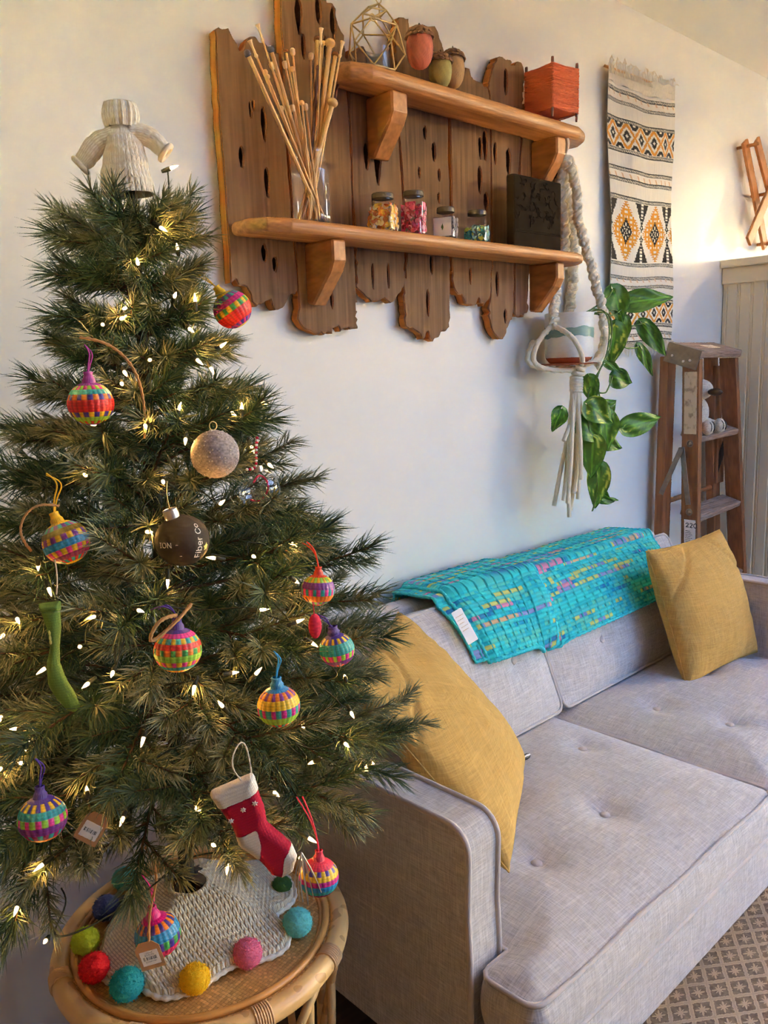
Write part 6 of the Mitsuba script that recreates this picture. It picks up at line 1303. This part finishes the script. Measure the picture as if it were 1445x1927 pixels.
# knitted stockings: outlines in their own plane
def garment(name, label, c, regions, thick, h, ex, ey, catg='ornament'):
    k = thing(name, label, catg); ex, ey = unit(ex), np.asarray(ey, float); ey = unit(ey-ex*(ey@ex)); M = frame(c, ex, ey, np.cross(ex, ey)); return k, M
def knit_piece(parent, nm, poly, thick, h, M, bsdf, label=None, off=0.0):
    m = inflate(poly, thick, h, soft=0.010); uv = m.vertices[:, :2].copy(); m.apply_translation((0, 0, off)); m.apply_transform(M); return part(parent, nm, m, bsdf, label, smooth=True, uv=uv)
VX = unit(np.array([0.82, -0.57, 0.0]))                     # across, as seen from the middle of the room
c = BALLS['stock']; k, M = garment('red_stocking', 'tiny hand-knitted red Christmas stocking with white cuff, heel and toe', c, None, 0, 0, VX*0.95+np.array([0, 0, 0.30]), (-0.20, 0.05, 1))
mat('m_red_stocking', proc(knit((104, 8, 30), (172, 22, 56), 330, 260)), 0.95, bump=knit_h(330, 260, 0.0012), sheen=0.3)
mat('m_white_stocking', proc(knit((176, 164, 146), (238, 230, 214), 330, 260)), 0.95, bump=knit_h(330, 260, 0.0012), sheen=0.3)
mat('m_green_stocking', proc(knit((40, 66, 28), (86, 120, 56), 420, 300)), 0.95, bump=knit_h(420, 300, 0.001), sheen=0.3)
S_ = 0.001
def regions(parent, poly, thick, h, M, base_name, base_mat, regs):
    """one stuffed outline, its faces shared out among the regions knitted in another colour"""
    from shapely import contains_xy
    m = inflate(poly, thick, h, soft=0.012); c_ = m.vertices[m.faces].mean(1); own = np.zeros(len(m.faces), int)
    for i, (nm, pg, mt, lb) in enumerate(regs): own[contains_xy(pg, c_[:, 0], c_[:, 1])] = i+1
    nrm = m.vertex_normals
    for i, (nm, pg, mt, lb) in enumerate([(base_name, None, base_mat, None)]+regs):
        f = m.faces[own == i]; q = np.unique(f); idx = np.full(len(m.vertices), -1); idx[q] = np.arange(len(q))
        mm = tm(m.vertices[q]+nrm[q]*(0.0012 if nm == 'cuff' else 0.0004 if i else 0), idx[f]); uv = m.vertices[q][:, :2].copy(); mm.apply_transform(M); part(parent, nm, mm, mt, lb, smooth=True, uv=uv)
def sm(pts, d=3): return Polygon(np.array(pts)*S_).buffer(-d*0.001).buffer(d*0.001)
leg = Polygon(np.array([(-30, 74), (27, 76), (25, 54), (24, 30), (19, 6), (26, -12), (36, -34), (36, -56), (24, -73), (8, -75), (-2, -66), (-8, -42), (-14, -28), (-24, -8), (-22, 20), (-27, 52)])*S_).buffer(-0.004).buffer(0.004)
regions(k, leg, 0.024, 0.0014, M, 'leg', 'm_red_stocking', [('cuff', Polygon(np.array([(-40, 80), (40, 82), (40, 56), (-40, 53)])*S_), 'm_white_stocking', 'white knitted cuff'), ('heel', sm([(-30, 6), (6, 8), (3, -14), (-6, -34), (-20, -34), (-34, -6)]), 'm_white_stocking', 'white knitted heel'), ('toe', sm([(44, -28), (22, -46), (14, -62), (4, -82), (30, -82), (44, -56)]), 'm_white_stocking', 'white knitted toe')])
for x, y in ((-18, 34), (1, 42), (17, 44)):
    for a in (0, PI/3, 2*PI/3):
        m = ell((0, 0, 0), (0.0042, 0.0011, 0.0012), 1); m.apply_transform(trimesh.transformations.rotation_matrix(a, [0, 0, 1])); m.apply_translation((x*S_, y*S_, 0.0120)); m.apply_transform(M); part(k, 'stitched_star', m, 'm_white_stocking', 'white stitched star', smooth=True)
part(k, 'hanging_loop', tube(spline([c+np.array([-0.01, 0, 0.070]), c+np.array([-0.022, 0.004, 0.105]), c+np.array([-0.006, 0.01, 0.118]), c+np.array([0.004, 0.004, 0.074])], 16), 0.0011, 5), 'm_white_stocking', smooth=True)
S_ = 0.00085
c = BALLS['sock']; k, M = garment('green_sock', 'long narrow hand-knitted moss green sock ornament on the left of the tree', c, None, 0, 0, VX, (0.02, 0, 1))
sock = Polygon(np.array([(-16, 78), (12, 80), (11, 50), (6, 20), (4, -6), (10, -30), (22, -58), (26, -76), (18, -84), (8, -80), (-6, -62), (-16, -38), (-16, -10), (-8, 20), (-10, 50)])*S_).buffer(-0.003).buffer(0.003)
knit_piece(k, 'leg', sock, 0.020, 0.0026, M, 'm_green_stocking')
knit_piece(k, 'cuff', Polygon(np.array([(-18, 86), (14, 88), (13, 74), (-17, 73)])*S_).buffer(-0.002).buffer(0.002), 0.023, 0.0024, M, 'm_green_stocking')
for y in (44, 36, 30): m = ell((-0.003, y*S_, 0.0090), (0.0016, 0.0034, 0.001), 1); m.apply_transform(M); part(k, 'yellow_stitch', m, 'm_petal', 'yellow stitch', smooth=True)
part(k, 'hanging_loop', tube(spline([c+np.array([0.008, 0, 0.082]), c+np.array([0.011, 0.0, 0.105]), c+np.array([0.012, 0.004, 0.125])], 10), 0.001, 5), 'm_cotton', smooth=True)

# ---------------------------------------------------------------- knitted sweater as the tree topper
sw = thing('knit_sweater', 'tiny hand-knitted oatmeal turtleneck sweater crowning the Christmas tree', 'ornament')
mat('m_oatmeal', proc(lambda p, n, uv: mix(L(1, 1, 1)*0+knit((204, 184, 150), (254, 246, 228), 150, 95)(p, n, uv), L(222, 198, 160), smoothstep(0.55, 0.8, fbm(p.x*60, p.y*60, p.z*60))*0.5)), 0.95, bump=knit_h(150, 95, 0.0022), sheen=0.4)
sc = np.array([AX[0]-0.008, AX[1]-0.010, 1.722]); fx, fy = VX, np.array([VX[1], -VX[0], 0])*-1   # across and depth
def sleeve(pts, ra, rb, n=40, m=40):
    p = spline(pts, n); t = unit_rows(np.gradient(p, axis=0)); a = unit_rows(np.cross(t, fy)); a *= 1; b = np.broadcast_to(fy, p.shape)
    g = np.linspace(0, 2*PI, m); R1 = np.interp(np.linspace(0, 1, n), np.linspace(0, 1, len(ra)), ra); R2 = np.interp(np.linspace(0, 1, n), np.linspace(0, 1, len(rb)), rb)
    P = p[:, None]+R1[:, None, None]*np.cos(g)[None, :, None]*a[:, None]+R2[:, None, None]*np.sin(g)[None, :, None]*b[:, None]
    d = np.r_[0, np.cumsum(np.linalg.norm(np.diff(p, axis=0), axis=1))]
    uv = np.stack([np.broadcast_to(g[None]*R1.mean(), (n, m)), np.broadcast_to(d[:, None], (n, m))], -1).reshape(-1, 2)
    q = meshkit.fbm(P*70, 2); N = (P-p[:, None]); N /= np.linalg.norm(N, axis=-1, keepdims=True)+1e-9
    P = P+N*((q-0.5)*0.006)[..., None]
    return gridmesh(P), uv
def swp(x, z, y=0.0): return sc+fx*x+fy*y+np.array([0, 0, z])
m, uv = sleeve([swp(0.001, 0.0), swp(0, 0.03), swp(0, 0.065), swp(-0.001, 0.090), swp(-0.001, 0.100)], [0.040, 0.038, 0.033, 0.030, 0.026, 0.014], [0.030, 0.030, 0.028, 0.026, 0.022, 0.012], 60, 56); part(sw, 'body', m, 'm_oatmeal', smooth=True, uv=uv)
m, uv = sleeve([swp(-0.012, 0.082), swp(-0.034, 0.074), swp(-0.052, 0.056), swp(-0.066, 0.040)], [0.017, 0.0155, 0.015, 0.014, 0.010], [0.016, 0.014, 0.013, 0.013, 0.009], 44, 40); part(sw, 'sleeve', m, 'm_oatmeal', smooth=True, uv=uv)
m, uv = sleeve([swp(0.012, 0.086), swp(0.034, 0.084), swp(0.050, 0.072), swp(0.062, 0.058)], [0.016, 0.0145, 0.014, 0.0135, 0.010], [0.016, 0.014, 0.013, 0.013, 0.009], 44, 40); part(sw, 'sleeve', m, 'm_oatmeal', smooth=True, uv=uv)
g = np.linspace(0, 2*PI, 97); zz = np.linspace(0, 1, 14); prof_ = 0.0225+0.0035*np.sin(PI*zz)
rib_ = 1+0.06*np.cos(g*14)
Pc = np.stack([np.stack([sc[0]-fx[0]*0.001+prof_[i]*rib_*(np.cos(g)*fx[0]+np.sin(g)*fy[0]*0.85), sc[1]+prof_[i]*rib_*(np.cos(g)*fx[1]+np.sin(g)*fy[1]*0.85), np.full_like(g, sc[2]+0.094+0.034*zz[i])], -1) for i in range(14)]+[np.stack([sc[0]-fx[0]*0.001+k_*(np.cos(g)*fx[0]+np.sin(g)*fy[0]*0.85), sc[1]+k_*(np.cos(g)*fx[1]+np.sin(g)*fy[1]*0.85), np.full_like(g, sc[2]+0.128-dz_)], -1) for k_, dz_ in ((0.0205, -0.001), (0.016, 0.002), (0.013, 0.012), (0.012, 0.026))])
uvc = np.stack(np.broadcast_arrays(g[None]*0.024, np.linspace(0, 0.05, 18)[:, None]), -1).reshape(-1, 2)
part(sw, 'turtleneck', gridmesh(Pc), 'm_oatmeal', smooth=True, uv=uvc)
for s, (x, z) in ((-1, (-0.064, 0.042)), (1, (0.060, 0.060))):
    dirv = unit(fx*s*0.75+np.array([0, 0, -0.66])); o = swp(x, z); a = unit(np.cross(dirv, fy)); gg = np.linspace(0, 2*PI, 24, endpoint=False)
    part(sw, 'cuff', tube(o+np.outer(np.cos(gg)*0.0125, a)+np.outer(np.sin(gg)*0.0115, fy), 0.0042, 8, closed=True), 'm_oatmeal', smooth=True, uv=None)

# ---------------------------------------------------------------- white knitted tree skirt with pompoms
sk = thing('tree_skirt', 'cream knitted tree skirt with colourful pompoms spread over the rattan table', 'tree skirt')
mat('m_skirt', proc(knit((134, 114, 80), (252, 238, 204), 120, 90)), 0.95, bump=knit_h(120, 90, 0.0035), sheen=0.3)
KC = np.array([AX[0]-0.004, AX[1]-0.012])
rimpts = [(-170, .175), (-150, .168), (-135, .182), (-122, .175), (-105, .160), (-92, .158), (-78, .178), (-60, .185), (-45, .150), (-35, .168), (-15, .190), (10, .185), (35, .160), (60, .150), (90, .150), (115, .140), (140, .135), (165, .150)]
an_ = np.radians([p[0] for p in rimpts]); ra_ = np.array([p[1] for p in rimpts])
from scipy.interpolate import CubicSpline
RS = CubicSpline(np.r_[an_, an_[0]+2*PI], np.r_[ra_, ra_[0]], bc_type='periodic')
nth, nrr = 260, 70
th = np.linspace(-PI, PI, nth)[:, None]; tt = np.linspace(0, 1, nrr)[None, :]
rr0 = 0.030+(RS(th)-0.030)*tt
X, Y_ = KC[0]+rr0*np.cos(th), KC[1]+rr0*np.sin(th)
hgt = 0.016+0.062*np.exp(-(rr0/0.105)**2)
for deg in (-58, 32, 122, 212):
    dl = np.arctan2(np.sin(th-math.radians(deg)), np.cos(th-math.radians(deg))); hgt = hgt+0.014*np.exp(-(dl*rr0/0.022)**2)*np.exp(-((rr0-0.085)/0.05)**2)
hgt = hgt+0.010*(meshkit.fbm(np.stack([X*16, Y_*16, np.full_like(X, 3.0)], -1), 3)-0.35)*np.minimum(tt*3, 1)+0.010*np.sin(th*7+1.2)*tt**2*0.6
hgt = np.maximum(hgt*(1-0.55*np.clip((tt-0.90)/0.10, 0, 1)**2), 0.0055)
hgt = hgt+0.0045*np.exp(-((tt-0.965)/0.02)**2)+0.004*np.exp(-((tt-0.02)/0.04)**2)
P = np.stack([X, Y_, TZ+hgt], -1); uvs = np.stack([X, Y_], -1).reshape(-1, 2)
lo = P.copy(); lo[..., 2] -= 0.004
ma, mb = gridmesh(P), gridmesh(lo); mb.faces = mb.faces[:, ::-1]
part(sk, 'knitted_cloth', cat(ma, mb), 'm_skirt', smooth=True, uv=np.vstack([uvs, uvs]))
part(sk, 'edging', tube(P[:, -1][:-1]+[0, 0, -0.001], 0.0046*(1+0.25*np.sin(np.arange(nth-1)*1.7)), 7, closed=True), 'm_cream_yarn', smooth=True)
mat('m_cream_yarn', proc(lambda p, n, uv: mix(L(196, 184, 158), L(238, 230, 210), noise(p.x*200, p.y*200, p.z*200))), 0.95)
POM = [((0.447, -0.445), 0.0225, (176, 196, 46), 'lime green pompom'), ((0.430, -0.518), 0.0235, (206, 24, 34), 'red pompom'), ((0.450, -0.592), 0.0255, (28, 138, 146), 'teal pompom'), ((0.532, -0.656), 0.0235, (240, 190, 26), 'yellow pompom'),
       ((0.622, -0.668), 0.0235, (226, 110, 136), 'pink pompom'), ((0.724, -0.668), 0.0245, (104, 196, 190), 'aqua pompom'), ((0.510, -0.388), 0.0225, (24, 44, 112), 'navy blue pompom'), ((0.572, -0.330), 0.0215, (64, 150, 142), 'sea green pompom'), ((0.770, -0.560), 0.018, (36, 80, 36), 'dark green pompom')]
for (x, y), r, col, lab in POM:
    m = trimesh.creation.icosphere(5, radius=r); v = m.vertices; n_ = meshkit.noise(v*1100+x*50)*0.6+meshkit.noise(v*260+y*40)*0.4
    d = unit(v[0]); sh = 0.80+0.45*(n_-0.3)
    m.vertices = v*(1+0.10*(n_-0.55))[:, None]*[1, 1, 0.93]+[x, y, TZ+r*0.90+0.002]
    f_ = np.random.default_rng(int(x*1e4)); dirs = f_.normal(0, 1, (900, 3)); dirs /= np.linalg.norm(dirs, axis=1, keepdims=True)
    o = dirs*r*0.9*[1, 1, 0.93]+[x, y, TZ+r*0.90+0.002]; tipd = dirs+f_.normal(0, 0.25, (900, 3)); c0 = np.tile(lin(*col), (900, 1))
    fm, fc_ = needle_mesh(o, o+tipd*r*0.10, o+tipd*r*0.19, c0*0.95, c0*1.05, 0.00055)
    keep_ = fm.vertices[:, 2].reshape(-1, 7).min(1) > TZ+0.001; idx = np.repeat(keep_, 7); fm.update_faces(np.repeat(keep_, 9))
    mm = tm(np.vstack([m.vertices, fm.vertices]), np.vstack([m.faces, np.asarray(fm.faces)+len(m.vertices)]))
    part(sk, 'pompom', mm, 'm_vc', lab, smooth=True, color=np.clip(np.vstack([lin(*col)*sh[:, None], fc_]), 0, 1))
